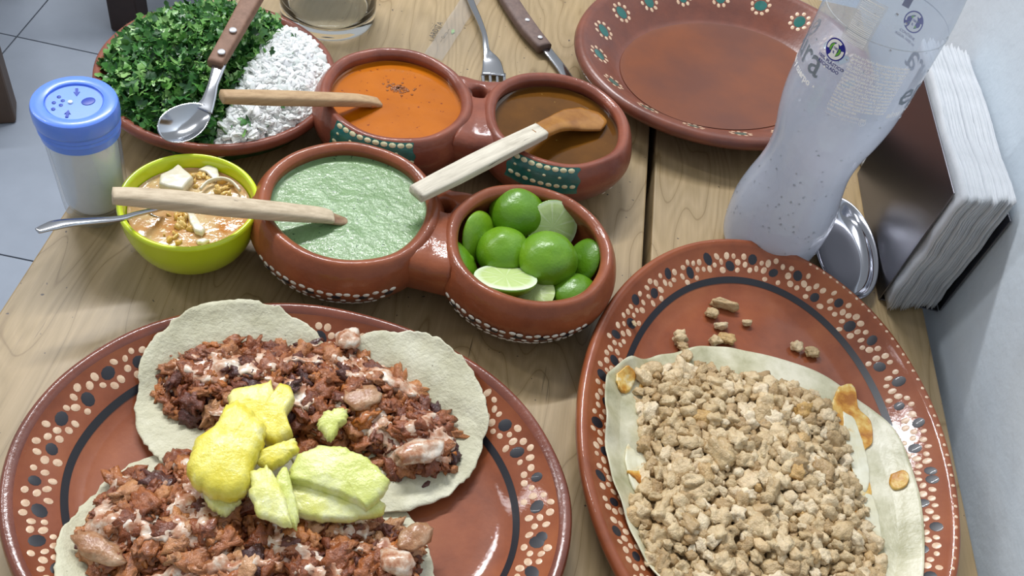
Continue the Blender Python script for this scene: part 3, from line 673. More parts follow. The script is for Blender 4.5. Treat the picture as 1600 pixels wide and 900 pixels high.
# ---------------- flour tortilla with diced chicken
flour = noisy('flour_tortilla', [(.34, (.38, .36, .21)), (.48, (.56, .53, .36)), (.64, (.74, .70, .54))], 30, .4, 240, .4, .001, Coat_Weight=.2, Coat_Roughness=.25)
tc = (.1905, .318)
def rt(a):
    ra, rb = .0995, .1050
    return (ra+.003*math.sin(3*a+1)+.0025*noise.noise(Vector((math.cos(a)*4, math.sin(a)*4, 3)))), rb+.0015*math.sin(5*a)
TQ = [(.0915, .3400), (.0925, .3680), (.1193, .3936), (.150, .4120), (.1814, .4215), (.232, .4190), (.262, .4030), (.2852, .3760), (.2935, .3300), (.2890, .2850), (.2778, .2540), (.250, .228), (.200, .2130), (.150, .2220), (.1248, .2440), (.1065, .2763), (.0950, .3100)]
TP0 = [(tc[0]+rt(a)[0]*math.cos(a), tc[1]+rt(a)[1]*math.sin(a)) for a in np.linspace(0, 2*PI, 120, endpoint=False)]
TP = [tuple(p) for p in smoothp(TQ+TQ[:1], 7)][:-1]
def ftz(x, y):
    a = math.atan2(y-tc[1], x-tc[0]); r = math.hypot((x-tc[0])/.1015, (y-tc[1])/.105); left = max(0, -math.cos(a))**.7
    fold = left*max(0, (r-.84)/.16)*(.0045+.0028*math.sin(a*11)+.0022*math.sin(a*23+1))
    return max(PR.z(x, y)+.0014, .0088)+.0010*noise.noise(Vector((x*30, y*30, 8)))*(r > .3)+fold
TPr = resample(TP, 200); c0 = np.mean(TPr, axis=0); Rg = []
for s, dz in [(.5, 0), (.9, 0), (.995, 0), (1, .0007), (.995, .0014)]+[(s, .0015) for s in (.98, .965, .95, .935, .92, .9, .88, .86, .83, .8, .75, .7, .6, .4, .2)]:
    Rg.append([(c0[0]+(p[0]-c0[0])*s, c0[1]+(p[1]-c0[1])*s, ftz(c0[0]+(p[0]-c0[0])*s, c0[1]+(p[1]-c0[1])*s)+dz) for p in TPr])
tag(obj('tortilla', mesh(*rings(Rg)), flour), 'large wavy flour tortilla under the diced chicken', 'tortilla')
# browned cheese crust patches and white melted cheese on the tortilla
crust = noisy('browned_cheese', [(.35, (.38, .13, .012)), (.47, (.58, .27, .035)), (.57, (.72, .48, .13)), (.68, (.80, .74, .52))], 75, .4, 260, .5, .001)
mwhite = noisy('white_cheese', [(.33, (.66, .48, .20)), (.42, (.70, .66, .46)), (.7, (.80, .79, .66))], 40, .15, 150, .3, .0008, Coat_Weight=.4)
def spot(name, label, px, mat, th=.0009, seed=0, kind=None, jag=2.0):
    P = [at(x, y, .0135) for x, y in px]; P = [(p.x, p.y) for p in P]; P = [tuple(p) for p in smoothp(P+P[:1], 5)][:-1]; return tag(obj(name, mesh(*slab(P, lambda x, y: ftz(x, y)+.0014, th+.0016, 60, .001, jag*.3, .0004, seed, 150)), mat), label, 'cheese', kind=kind)
spot('melted_cheese', 'glossy white melted cheese at the left side of the flour tortilla', [(1000, 640), (1015, 655), (1018, 690), (1010, 730), (1000, 770), (985, 760), (975, 720), (985, 680)], mwhite, seed=1, kind='stuff')
spot('melted_cheese', 'white and gold melted cheese along the right side of the flour tortilla', [(1318, 640), (1335, 650), (1350, 690), (1360, 740), (1352, 770), (1335, 740), (1322, 690)], mwhite, seed=2, kind='stuff')
spot('melted_cheese', 'white and gold melted cheese low on the right side of the flour tortilla', [(1335, 780), (1362, 770), (1376, 820), (1378, 880), (1350, 900), (1335, 850)], mwhite, seed=12, kind='stuff')
spot('cheese_crust', 'round browned cheese spot at the upper left edge of the flour tortilla', [(957, 598), (975, 587), (988, 595), (985, 612), (968, 622), (957, 612)], crust, .0014, 3)
spot('cheese_crust', 'golden browned cheese patch beside the upper left chicken pieces', [(1002, 590), (1040, 592), (1046, 612), (1020, 620), (998, 615)], crust, .0014, 4)
spot('cheese_crust', 'tall orange browned cheese patch at the upper right of the chicken', [(1312, 602), (1335, 600), (1342, 635), (1360, 655), (1364, 690), (1352, 705), (1358, 740), (1364, 775), (1350, 780), (1335, 740), (1318, 690), (1300, 640)], crust, .0006, 5)
spot('cheese_crust', 'small round toasted spot alone on the right of the flour tortilla', [(1391, 742), (1405, 740), (1413, 752), (1409, 766), (1396, 767), (1389, 755)], crust, .0008, 6, jag=.5)
spot('cheese_crust', 'dark orange crust corner poking out left of the chicken', [(978, 740), (1003, 735), (1015, 718), (1022, 730), (1012, 750), (1005, 762), (990, 750)], crust, .0022, 7)
spot('cheese_crust', 'orange browned cheese strip among the lower right chicken', [(1315, 790), (1335, 785), (1345, 830), (1352, 870), (1335, 890), (1315, 850)], crust, .0018, 8)
chick = isl_mat('chicken_dice', [(0, (.46, .31, .15)), (.3, (.60, .45, .25)), (.7, (.73, .58, .36)), (.93, (.86, .74, .54)), (1, (.58, .36, .12))], [(.3, (.72, .64, .52)), (.5, (1, .97, .93)), (.7, (1.15, 1.15, 1.12))], 150, .34, 420, .9, .0018, Coat_Weight=.25, Coat_Roughness=.25, Subsurface_Weight=.1, Subsurface_Radius=(.003, .002, .001))
CK = [chunk(1, k+60, random.choice([.3, .5, .8]), .48, 3, (random.uniform(.85, 1.3), random.uniform(.7, 1.05), random.uniform(.55, .85)), 1.5) for k in range(14)]
CL = [chunk(1, k+60, random.choice([.3, .5, .8]), .5, 2, (random.uniform(.85, 1.3), random.uniform(.7, 1.05), random.uniform(.55, .85)), 1.5) for k in range(12)]
ckm = []
for v, f in CK:
    me = mesh([tuple(.005*q for q in p) for p in v], f); me.materials.append(chick); me.polygons.foreach_set('use_smooth', [True]*len(me.polygons)); ckm.append(me)
cp = [(.1131, .3640), (.118, .3800), (.1330, .3905), (.1465, .3950), (.17, .3965), (.199, .4000), (.2230, .3960), (.2418, .3880), (.2530, .3720), (.2520, .3500), (.2570, .3251), (.2630, .2944), (.2650, .262), (.262, .235), (.230, .222), (.190, .219), (.155, .225), (.1365, .2365), (.1250, .2500), (.1141, .2733), (.1192, .2950), (.1192, .3168), (.117, .34)]
chf = lambda x, y: ftz(x, y)+.003+.0135*(1-math.exp(-edist(x, y, cp)/.016))*(1+.3*noise.noise(Vector((x*50, y*50, 1))))
rd = random.Random(5); b = MB()
for x, y in poisson(cp, .0046, 9000, 31):
    s = rd.uniform(.003, .0045); v, f = CL[rd.randrange(12)]; b.add(put(v, (x, y, chf(x, y)-.0035), (rd.uniform(0, 6), rd.uniform(0, 6), rd.uniform(0, 6)), s), f)
Rg = []; cc = np.mean(np.array(cp), axis=0)
for sc in (1, .97, .9, .8, .65, .5, .3, .1):
    Rg.append([(cc[0]+(p[0]-cc[0])*sc*.95, cc[1]+(p[1]-cc[1])*sc*.95, (chf(cc[0]+(p[0]-cc[0])*sc*.95, cc[1]+(p[1]-cc[1])*sc*.95)-.006) if sc < .99 else .0102) for p in resample(cp, 80)])
b.add(*rings(Rg))
top = poisson(cp, .0061, 14000, 77); rd.shuffle(top)
extra = top[300:]
for x, y in extra:
    s = rd.uniform(.0032, .0050); v, f = CL[rd.randrange(12)]; b.add(put(v, (x, y, chf(x, y)-.0003), (rd.uniform(-.6, .6), rd.uniform(-.6, .6), rd.uniform(0, 6)), s), f)
tag(obj('minced_chicken', b.mesh(), chick), 'fine crumbled chicken filling the heap on the flour tortilla', 'meat', kind='stuff')
def ckpiece(x, y, z, s, label, grp=None, k=None, eul=None, sc=(1, 1, 1)):
    o = bpy.data.objects.new('chicken_piece', ckm[rd.randrange(14) if k is None else k]); COL.objects.link(o); o.location = (x, y, z)
    o.rotation_euler = eul or (rd.uniform(-.6, .6), rd.uniform(-.6, .6), rd.uniform(0, 6.28)); o.scale = tuple(s*q/.005 for q in sc); return tag(o, label, 'chicken', grp)
for x, y in top[:300]:
    s = rd.uniform(.0036, .0058)*(1.3 if rd.random() < .12 else rd.choice([1, 1, .8]))
    ckpiece(x, y, chf(x, y)+rd.uniform(-.0010, .0018), s, 'pale diced chicken piece in the heap on the flour tortilla', 'chicken dice heaped on the flour tortilla')
for (px, py_, s, sc, lab) in ((1132, 476, .0045, (1.6, .75, 1), 'white oblong chicken piece topmost on the bare plate'), (1112, 489, .0045, (1, 1, 1), 'tan chicken piece touching the white oblong one'),
    (1127, 509, .0032, (1.2, .7, 1), 'small flat chicken crumb below the white oblong piece'), (1167, 504, .0032, (1, .9, 1), 'small round chicken crumb farthest right of the upper crumbs'),
    (1118, 532, .0042, (1, 1, 1), 'ragged chicken piece just above the tortilla edge, left half'), (1136, 529, .0042, (1.1, .8, 1), 'ragged chicken piece just above the tortilla edge, right half'),
    (1245, 541, .0043, (.9, 1, 1), 'squarish tan chicken piece resting right of the tortilla top'), (1269, 550, .0045, (1, 1, 1), 'blocky chicken piece resting next to the squarish tan one'),
    (1063, 528, .0046, (1, .9, 1), 'chicken piece on the plate highest above the upper left tortilla edge'), (1067, 541, .004, (1, 1, 1), 'chicken piece between the two stacked at the upper left tortilla edge'), (1072, 556, .0045, (.9, 1.2, 1), 'chicken piece lying across the upper left tortilla edge'),
    (1019, 577, .0062, (1, 1, 1), 'large chicken cube between the two browned spots'), (991, 505, .0022, (.6, 1.3, .6), 'tiny tan crumb on the dotted band of the right plate')):
    p = at(px, py_, .012); z = PR.z(p.x, p.y)+s*.5+.0012
    if lab.startswith(('large', 'chicken piece lying')): z = ftz(p.x, p.y)+s*.5+.001
    p = at(px, py_, z); ckpiece(p.x, p.y, z, s, lab, None, None, (0, 0, rd.uniform(-.4, .4)), sc)

# ---------------- cilantro and onion
ln0 = at(452, 10, .045); ln1 = at(318, 225, .040)
def side(x, y):  # >0 : onion side
    return ((ln1.x-ln0.x)*(y-ln0.y)-(ln1.y-ln0.y)*(x-ln0.x))/math.hypot(ln1.x-ln0.x, ln1.y-ln0.y)
def heap(x, y):
    r = math.hypot(x-CC[0], y-CC[1])/.082; s = side(x, y)
    return .028+(.030 if s < 0 else .026)*max(0, 1-r*r)**.7-.006*math.exp(-(s/.010)**2)
leafm = isl_mat('cilantro_leaf', [(0, (.015, .07, .018)), (.3, (.04, .16, .03)), (.6, (.085, .26, .05)), (.85, (.17, .38, .08)), (1, (.32, .52, .18))], [(.3, (.75, .8, .8)), (.7, (1.1, 1.1, 1.0))], 200, .35, 300, .3, .0006)
rd = random.Random(3); b = MB()
def leaf(x, y, z, L, rd):
    n = 10; e = (rd.uniform(-.9, .9), rd.uniform(-.9, .9), rd.uniform(0, 6.28)); cu = rd.uniform(-.9, .9); wd_ = rd.uniform(.22, .7); fr = rd.uniform(0, 1); v = []; lob = rd.uniform(.15, .45)
    for i in range(n):
        t = i/(n-1); w = wd_*L*.5*(math.sin(PI*min(1, t*.9+.08))**.8)*(1+lob*math.sin(t*17+fr*6))*(1 if i % 2 else .62); zc = cu*L*(t-.5)**2*1.4
        v += [(L*(t-.5), -w, zc+w*.35*cu), (L*(t-.5), 0, zc-.12*w), (L*(t-.5), w, zc+w*.35*cu)]
    f = []
    for i in range(n-1):
        a = 3*i; f += [(a, a+3, a+4, a+1), (a+1, a+4, a+5, a+2)]
    return put(v, (x, y, z), e), f
cnt = 0
while cnt < 2700:
    a = rd.uniform(0, 6.283); r = .084*math.sqrt(rd.random()); x, y = CC[0]+r*math.cos(a), CC[1]+r*math.sin(a); s = side(x, y)
    if s > .004 and not (s > 0 and rd.random() < .012): continue
    cnt += 1; L = rd.uniform(.006, .0155); b.add(*leaf(x, y, heap(x, y)+rd.uniform(-.004, .004)+.002, L, rd))
for k in range(70):   # sprigs along the strip behind the spoon handle and round the onion
    p = random.choice([at(rd.uniform(405, 440), rd.uniform(20, 45), .05), at(rd.uniform(322, 345), rd.uniform(120, 185), .05)]); b.add(*leaf(p.x, p.y, heap(p.x, p.y)+.004, rd.uniform(.006, .012), rd))
tag(obj('chopped_cilantro', b.mesh(), leafm, None, True), 'dark green chopped cilantro leaves heaped in the left of the round plate', 'herbs', kind='stuff')
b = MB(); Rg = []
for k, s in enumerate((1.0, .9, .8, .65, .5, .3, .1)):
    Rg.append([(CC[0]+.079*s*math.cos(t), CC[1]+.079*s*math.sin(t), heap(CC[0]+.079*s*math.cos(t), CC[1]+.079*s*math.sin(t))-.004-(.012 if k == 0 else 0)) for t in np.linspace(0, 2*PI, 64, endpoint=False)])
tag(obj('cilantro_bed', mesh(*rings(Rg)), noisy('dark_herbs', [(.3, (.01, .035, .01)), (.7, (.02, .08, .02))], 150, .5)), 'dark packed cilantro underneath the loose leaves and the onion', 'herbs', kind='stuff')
onion = isl_mat('diced_onion', [(0, (.84, .88, .86)), (.5, (.92, .94, .94)), (1, (.95, .95, .93))], [(.3, (.92, .93, .9)), (.7, (1.03, 1.03, 1.02))], 200, .22, 300, .2, .0005, Subsurface_Weight=.9, Subsurface_Radius=(.010, .010, .010), Coat_Weight=.3)
b = MB(); Rg = []
q0 = [(CC[0]+.0805*math.cos(t), CC[1]+.0805*math.sin(t)) for t in np.linspace(0, 2*PI, 240)]; q0 = [p for p in q0 if side(*p) > .004]
i_ = max(range(len(q0)), key=lambda k: math.hypot(q0[k][0]-q0[k-1][0], q0[k][1]-q0[k-1][1])); q0 = q0[i_:]+q0[:i_]
mc = np.mean(np.array(q0), axis=0)
for k, s in enumerate((1.0, .95, .85, .7, .5, .3, .1)):
    Rg.append([(mc[0]+(p[0]-mc[0])*s, mc[1]+(p[1]-mc[1])*s, heap(mc[0]+(p[0]-mc[0])*s, mc[1]+(p[1]-mc[1])*s)-.0012-(.006 if k == 0 else 0)+.001*noise.noise(Vector((p[0]*200, p[1]*200, s*9)))) for p in resample(q0, 80)])
tag(obj('onion_bed', mesh(*rings(Rg)), onion), 'packed white onion underneath the loose onion dice', 'onion', kind='stuff')
ON = [chunk(1, k+90, .92, .15, 2, (random.uniform(.9, 1.4), random.uniform(.8, 1.1), random.uniform(.35, .6))) for k in range(8)]
b = MB(); cnt = 0; rd = random.Random(9)
while cnt < 1500:
    a = rd.uniform(0, 6.283); r = .081*math.sqrt(rd.random()); x, y = CC[0]+r*math.cos(a), CC[1]+r*math.sin(a)
    if side(x, y) < .003: continue
    cnt += 1; v, f = ON[rd.randrange(8)]; b.add(put(v, (x, y, heap(x, y)+rd.uniform(-.001, .0035)+.001), (rd.uniform(-.8, .8), rd.uniform(-.8, .8), rd.uniform(0, 6.28)), rd.uniform(.0020, .0040)), f)
tag(obj('diced_onion', b.mesh(), onion, None, True, 28), 'white finely diced onion heaped in the right of the round plate', 'onion', kind='stuff')
b = MB(); rd = random.Random(4)
for (px, py_) in ((415, 82), (402, 78), (425, 84), (389, 195), (383, 205), (373, 72)):
    z = .05
    for _ in range(8): p = at(px, py_, z); z = heap(p.x, p.y)+.0065
    b.add(*leaf(p.x, p.y, z, .010, rd))
tag(obj('cilantro_bits', b.mesh(), leafm), 'few loose green cilantro shreds lying on the white onion', 'herbs', kind='stuff')
v, f = leaf(0, 0, 0, .006, rd); o = tag(obj('cilantro_scrap', mesh(v, f), leafm), 'tiny cilantro scrap on the table beside the clear plastic strip', 'herbs'); o.location = at(708, 48, .0018); o.rotation_euler = (0, 0, .5)
for (px, py_, s) in ((393, 214, .0028),):
    v, f = ON[2]; o = tag(obj('onion_bit', mesh(put(v, (0, 0, 0), (0, 0, 0), s), f), onion, None, False), 'single onion bit stuck on the front rim of the round plate', 'onion'); p = at(px, py_, .036); o.location = p

# ---------------- metal cutlery
steel = plain('stainless_steel', (.50, .51, .54), .14, Metallic=1.0); steel_d = plain('brushed_dark_steel', (.20, .20, .225), .34, Metallic=1.0)
hw = wood_stick('handle_wood', (.17, .085, .05), (.26, .14, .09), (1, 1, .5)); hw2 = wood_stick('dark_handle_wood', (.10, .062, .055), (.17, .11, .09), (1, 1, .5))
rivm = plain('rivet_metal', (.8, .8, .82), .3, Metallic=.6)
def rivets(pts, r, root, up):
    for p in pts:
        v, f = lathe([(r, -.0005), (r, .0003), (r*.8, .0007)], 20); o = obj('rivet', mesh(v, f), rivm, root); o.location = p; o.rotation_mode = 'QUATERNION'; o.rotation_quaternion = Vector(up).to_track_quat('Z', 'Y')
def spoonbowl(c, L, Wd, depth, dirv, tilt, name, root, mat):
    """egg-shaped shallow bowl"""
    d = Vector(dirv).normalized(); up = Vector(tilt).normalized(); s = d.cross(up).normalized(); up = s.cross(d); R = []
    for k, sc in enumerate((.94, 1.0, 1.0, .93, .8, .6, .4, .2)):
        ring = []
        for i in range(48):
            a = 2*PI*i/48; x = L*math.cos(a)*sc; y = Wd*math.sin(a)*sc*(1-.12*math.cos(a)); z = -depth*(1-sc*sc) if k > 1 else (-depth*(1-sc*sc)-.0009 if k == 0 else -.0006)
            ring.append(tuple(Vector(c)+d*x+s*y+up*z))
        R.append(ring)
    R2 = []
    for sc in (.2, .4, .6, .8): R2.append([tuple(Vector(p)-up*.0009) for p in [tuple(Vector(c)+d*(L*math.cos(2*PI*i/48)*sc)+s*(Wd*math.sin(2*PI*i/48)*sc*(1-.12*math.cos(2*PI*i/48)))-up*depth*(1-sc*sc)) for i in range(48)]])
    obj(name, mesh(*rings(R2+R)), mat, root)
# serving spoon on the cilantro
sp = tag(empty('serving_spoon'), 'steel serving spoon with wooden handle lying on the cilantro', 'spoon')
c = at(289, 190, .060); d = (at(325, 140, .064)-c).normalized()
spoonbowl(c, .0200, .0125, .006, (at(318, 172, .061)-c), cam_dir(c)+Vector((-.1, .1, .5)), 'spoon_bowl', sp, steel)
obj('neck', mesh(*sweep([at(316, 172, .0603), at(325, 158, .0622), at(333, 132, .066), at(343, 100, .0695)], [.0080, .0050, .0036, .0050], [.0007, .0012, .0013, .0012], n=12)), steel, sp)
hp = [at(336, 102, .0700), at(360, 60, .0745), at(385, 15, .079), at(412, -35, .084)]
obj('handle', mesh(*sweep(hp, [.0056, .0062, .0068, .0076], [.0038, .0040, .0042, .0044], n=20, sq=5)), hw, sp)
rivets([at(346, 81, .0765), at(364, 47, .0800)], .0027, sp, (0, -.1, 1))
# fork
fk = tag(empty('fork'), 'steel fork lying on the table with its tines against the brown salsa bowl', 'fork')
obj('handle', mesh(*sweep([at(722, -40, .006), at(735, 0, .007), at(748, 30, .009), at(757, 55, .010), at(760, 78, .008), at(768, 95, .0055), at(771, 118, .004)], [.0042, .0034, .0028, .0024, .0030, .0080, .0105], [.0013, .0013, .0014, .0014, .0012, .0009, .0008], n=14)), steel, fk)
a0 = at(752, 118, .0035); a1 = at(790, 115, .0035); t0 = at(757, 150, .0015); t1 = at(788, 148, .0015)
for k in range(4):
    q = k/3; p0 = a0.lerp(a1, .06+.88*q); p1 = t0.lerp(t1, q); obj('tine', mesh(*sweep([p0, p0.lerp(p1, .5), p1], [.0016, .0012, .0006], [.0008, .0008, .0005], n=8)), steel, fk)
# knife
kn = tag(empty('table_knife'), 'table knife with a dark riveted wooden handle behind the brown salsa', 'knife')
obj('handle', mesh(*sweep([at(770, -45, .007), at(795, 0, .0075), at(825, 45, .0075), at(851, 76, .007)], [.0075, .0085, .0085, .0070], [.0045, .0048, .0048, .0045], n=20, sq=4)), hw2, kn)
rivets([at(824, 31, .0125), at(844, 58, .0125)], .0023, kn, (0, 0, 1))
obj('blade', mesh(*sweep([at(850, 73, .0055), at(860, 84, .005), at(878, 107, .0045), at(895, 135, .004), at(910, 160, .003)], [.0056, .0048, .0050, .0052, .002], [.0012, .0009, .0008, .0007, .0005], n=10)), steel, kn)

# ---------------- clear plastic strip (drinking straw wrapper)
def thin_clear(name, tint, fac, rough=.1, base=.08):
    m, t, b = new(name); t.nodes.remove(b); out = t.nodes['Material Output']; tr = N(t, 'ShaderNodeBsdfTransparent'); tr.inputs[0].default_value = (*tint, 1)
    gl = N(t, 'ShaderNodeBsdfGlossy'); gl.inputs['Roughness'].default_value = rough; df = N(t, 'ShaderNodeBsdfDiffuse'); df.inputs[0].default_value = (.8, .82, .84, 1)
    m1_ = N(t, 'ShaderNodeMixShader'); m1_.inputs[0].default_value = fac; t.links.new(tr.outputs[0], m1_.inputs[1]); t.links.new(df.outputs[0], m1_.inputs[2])
    lw = N(t, 'ShaderNodeLayerWeight'); fr = ramp(t, [(0, (.035,)*3), (.5, (.09,)*3), (.78, (.32,)*3), (1, (.85,)*3)], lw.outputs['Facing']); m2_ = N(t, 'ShaderNodeMixShader'); t.links.new(fr.outputs[0], m2_.inputs[0]); t.links.new(m1_.outputs[0], m2_.inputs[1]); t.links.new(gl.outputs[0], m2_.inputs[2])
    t.links.new(m2_.outputs[0], out.inputs[0]); return m, t, m1_, m2_
film_m = thin_clear('clear_film', (.96, .96, .97), .12)[0]
ws = tag(empty('plastic_wrapper'), 'narrow clear plastic straw wrapper with tiny black print behind the orange salsa', 'wrapper')
A = at(676, 92, .001); B = at(752, -25, .001); s_ = (B-A).normalized().cross(Vector((0, 0, 1)))*.0085
obj('film', mesh(*grid(16, 40, lambda u, w: tuple(A.lerp(B, w)+s_*(u*2-1)+Vector((0, 0, .0012+.0008*math.sin(u*PI)+.0005*math.sin(w*30)))))), film_m, ws)
def text_mesh(txt, size, extrude=0, bold=0):
    cu = bpy.data.curves.new('t', 'FONT'); cu.body = txt; cu.size = size; cu.align_x = 'LEFT'; cu.resolution_u = 2; cu.offset = bold
    o = bpy.data.objects.new('t', cu); COL.objects.link(o); bpy.context.view_layer.update()
    me = bpy.data.meshes.new_from_object(o.evaluated_get(bpy.context.evaluated_depsgraph_get())); bpy.data.objects.remove(o)
    v = [tuple(q.co) for q in me.vertices]; f = [tuple(p.vertices) for p in me.polygons]; bpy.data.meshes.remove(me); return v, f
ink = plain('black_ink', (.02, .02, .02), .5)
def flat_text(txt, size, p, q, root, mat):
    v, f = text_mesh(txt, size); d = (q-p).normalized(); n = Vector((0, 0, 1)).cross(d); me = mesh([tuple(p+d*a[0]+n*a[1]+Vector((0, 0, 0))) for a in v], f); return obj('printed_text', me, mat, root, False)
flat_text('ARDITA', .0075, at(678, 60, .0034), at(690, 40, .0034), ws, ink); flat_text('• • • • •', .003, at(675, 46, .0034), at(690, 25, .0034), ws, ink); flat_text('— Gusto —', .0045, at(690, 66, .0034), at(704, 46, .0034), ws, ink)

# ---------------- glass tumbler at the top edge
def glass(name, tint=(1, 1, 1), ior=1.45, rough=0):
    m, t, b = new(name); b.inputs['Base Color'].default_value = (*tint, 1); b.inputs['Transmission Weight'].default_value = 1; b.inputs['IOR'].default_value = ior; b.inputs['Roughness'].default_value = rough; return m
clear = glass('clear_glass', (.97, .99, .98))
GC = (-.1790, .7130)
gt = tag(empty('glass_tumbler', (GC[0], GC[1], 0)), 'clear glass tumbler standing behind the onion plate', 'glass')
obj('glass_body', mesh(*lathe(smoothp([(.020, .0012), (.036, .0006), (.0405, .003), (.0415, .010), (.042, .04), (.044, .10), (.0442, .102), (.0425, .1015), (.040, .04), (.037, .014), (.030, .010), (.01, .0095)], 4), 96)), clear, gt)

# ---------------- salt shaker
SC = (-.2665, .4360)
sh = tag(empty('salt_shaker', (SC[0], SC[1], 0)), 'glass salt shaker with a blue plastic lid at the left table edge', 'salt shaker')
thin_glass = thin_clear('thin_glass', (.95, .97, .98), .03, .02)[0]
obj('glass_body', mesh(*lathe(smoothp([(.010, .0022), (.0175, .0004), (.0200, .003), (.0212, .012), (.0216, .030), (.0222, .050), (.0228, .0735), (.0215, .0735), (.0205, .050), (.0196, .030), (.0188, .013), (.0160, .0085), (.006, .0075)], 4), 72)), thin_glass, sh)
salt = noisy('salt', [(.3, (.86, .87, .94)), (.7, (.92, .93, .98))], 300, .7, 700, .3, .0005)
obj('salt', mesh(*lathe([(.012, .0090), (.0165, .0105), (.0185, .015), (.0193, .030), (.0200, .048), (.0206, .070), (.0203, .074), (.010, .075)], 64)), salt, sh)
blue = plain('blue_plastic', (.14, .29, .90), .3, Subsurface_Weight=.35, Subsurface_Radius=(.004, .008, .02), Coat_Weight=.2)
blue2 = plain('pale_blue_plastic', (.24, .40, .90), .28, Subsurface_Weight=.3, Subsurface_Radius=(.004, .008, .02)); blued = plain('deep_blue_plastic', (.015, .05, .40), .4)
LZ = lambda z: .0945-(.0882-z)*.86
LP = [(.0215, .0600), (.0238, .0600), (.0240, .0655), (.0247, .0665), (.0241, .0690), (.0249, .0705), (.0243, .0730), (.0254, .0745), (.0257, .0760), (.0257, .0845), (.0250, .0870), (.0238, .0880), (.0185, .0882), (.0172, .0875), (.0170, .0858), (.0165, .0855)]
obj('lid', mesh(*lathe([(r, LZ(z)) for r, z in LP], 96)), blue, sh, True, 35)
dial = obj('dial', mesh(*lathe([(.0164, LZ(.0850)), (.0162, LZ(.0862)), (.010, LZ(.0864)), (.002, LZ(.0866))], 64)), blue2, sh, True, 35)
def disc(r, h, x, y, z, mat, name, parent, n=20, sx=1, rot=0):
    v, f = lathe([(r, 0), (r, h), (r*.9, h+.0001)], n); v = [(p[0]*sx*math.cos(rot)-p[1]*math.sin(rot)+x, p[0]*sx*math.sin(rot)+p[1]*math.cos(rot)+y, p[2]+z) for p in v]; return obj(name, mesh(v, f), mat, parent)
def S2(px, py_): p = at(px, py_, .0930); return p.x-SC[0]+.0028, p.y-SC[1]
for px, py_ in ((85, 150), (77, 159), (76, 169), (91, 156), (88, 163)): disc(.0012, .0004, *S2(px, py_), .0928, blued, 'pour_hole', dial)
x, y = S2(103, 159); disc(.0014, .0012, x, y, .0928, plain('pin', (.75, .85, .9), .3), 'centre_pin', dial)
x, y = S2(131, 157); disc(.0034, .0004, x, y, .0928, blued, 'spoon_opening', dial, 28, 1.25, 1.0)
for (a, b2) in (((113, 137), (113, 149)), ((97, 182), (100, 171))):
    p = Vector((*S2(*a), .0934)); q = Vector((*S2(*b2), .0934)); d = (q-p).normalized(); n = Vector((-d.y, d.x, 0)); L = (q-p).length
    pts = [p+n*.0008, p-n*.0008, p+d*L*.55-n*.0008, p+d*L*.45-n*.0018, q, p+d*L*.45+n*.0018, p+d*L*.55+n*.0008]
    v = [tuple(k) for k in pts]+[tuple(k-Vector((0, 0, .001))) for k in pts]; m_ = len(pts); obj('arrow', mesh(v, [tuple(range(m_))]+[(i, m_+i, m_+(i+1) % m_, (i+1) % m_) for i in range(m_)]), blued, dial, False)

# ---------------- lime-green soup bowl
SB = (-.1935, .4195)
lg = plain('lime_green_glaze', (.62, .74, .014), .22, Coat_Weight=.5, Coat_Roughness=.1)
o = obj('small_bowl', mesh(*lathe(smoothp([(.024, .0006), (.027, .004), (.0365, .014), (.0420, .028), (.0440, .042), (.0440, .045), (.0425, .0465), (.0405, .0450), (.0395, .040), (.036, .024), (.028, .012), (.012, .009)], 5), 96)), lg)
o.location = (SB[0], SB[1], 0); tag(o, 'small glossy lime-green bowl of soup beside the salt shaker', 'bowl')
broth = sauce_mat('broth', (.52, .20, .03), (.76, .60, .32), 42, 240, .66, (.80, .66, .38), .1, 150, .35, .0014, Transmission_Weight=.1)
n = 96; Rg = []
for rr in (1.0, .98, .94, .85, .7, .55, .4, .25, .1):
    Rg.append([(SB[0]+.0385*rr*math.cos(2*PI*i/n), SB[1]+.0385*rr*math.sin(2*PI*i/n), .0370+(.0008 if rr == 1 else 0)+.0009*noise.noise(Vector((math.cos(2*PI*i/n)*rr*4, math.sin(2*PI*i/n)*rr*4, 7)))*(rr < .95)) for i in range(n)])
tag(obj('broth', mesh(*rings(Rg, True, False)), broth), 'orange oily broth filling the lime-green bowl', 'soup', kind='stuff')
pot = noisy('pale_vegetable', [(.3, (.70, .62, .42)), (.7, (.82, .78, .64))], 60, .25, 250, .25, .0008, Coat_Weight=.3)
def soup(label, px, mat, z=.041, th=.005, seed=0, slope=(0, 0)):
    P = [at(x, y, z) for x, y in px]; P = [(p.x, p.y) for p in P]; c = np.mean(np.array(P), axis=0)
    return tag(obj('vegetable_piece', mesh(*slab(P, lambda x, y: z-th+slope[0]*(x-c[0])+slope[1]*(y-c[1]), th, 48, .0012, .3, .0003, seed, 100, .0004)), mat), label, 'vegetable')
soup('large pale cube piece floating behind the spatula in the soup', [(248, 272), (270, 262), (279, 255), (302, 275), (285, 294), (262, 292), (248, 286)], pot, .0435, .008, 1)
soup('white curved slice in front of the spatula in the soup', [(292, 330), (302, 330), (312, 345), (321, 358), (315, 364), (304, 360), (296, 346)], pot, .041, .005, 2)
soup('thin translucent slice at the back of the soup', [(309, 264), (325, 256), (340, 262), (343, 275), (335, 282), (322, 268)], pot, .0405, .002, 3)
soup('small pale bit at the front right of the soup', [(305, 374), (320, 370), (328, 374), (318, 380), (308, 379)], pot, .0395, .003, 4)
yel = noisy('yellow_pulp', [(.3, (.66, .36, .05)), (.7, (.80, .58, .20))], 120, .2, 300, .4, .001, Coat_Weight=.4)
b = MB(); rd = random.Random(2)
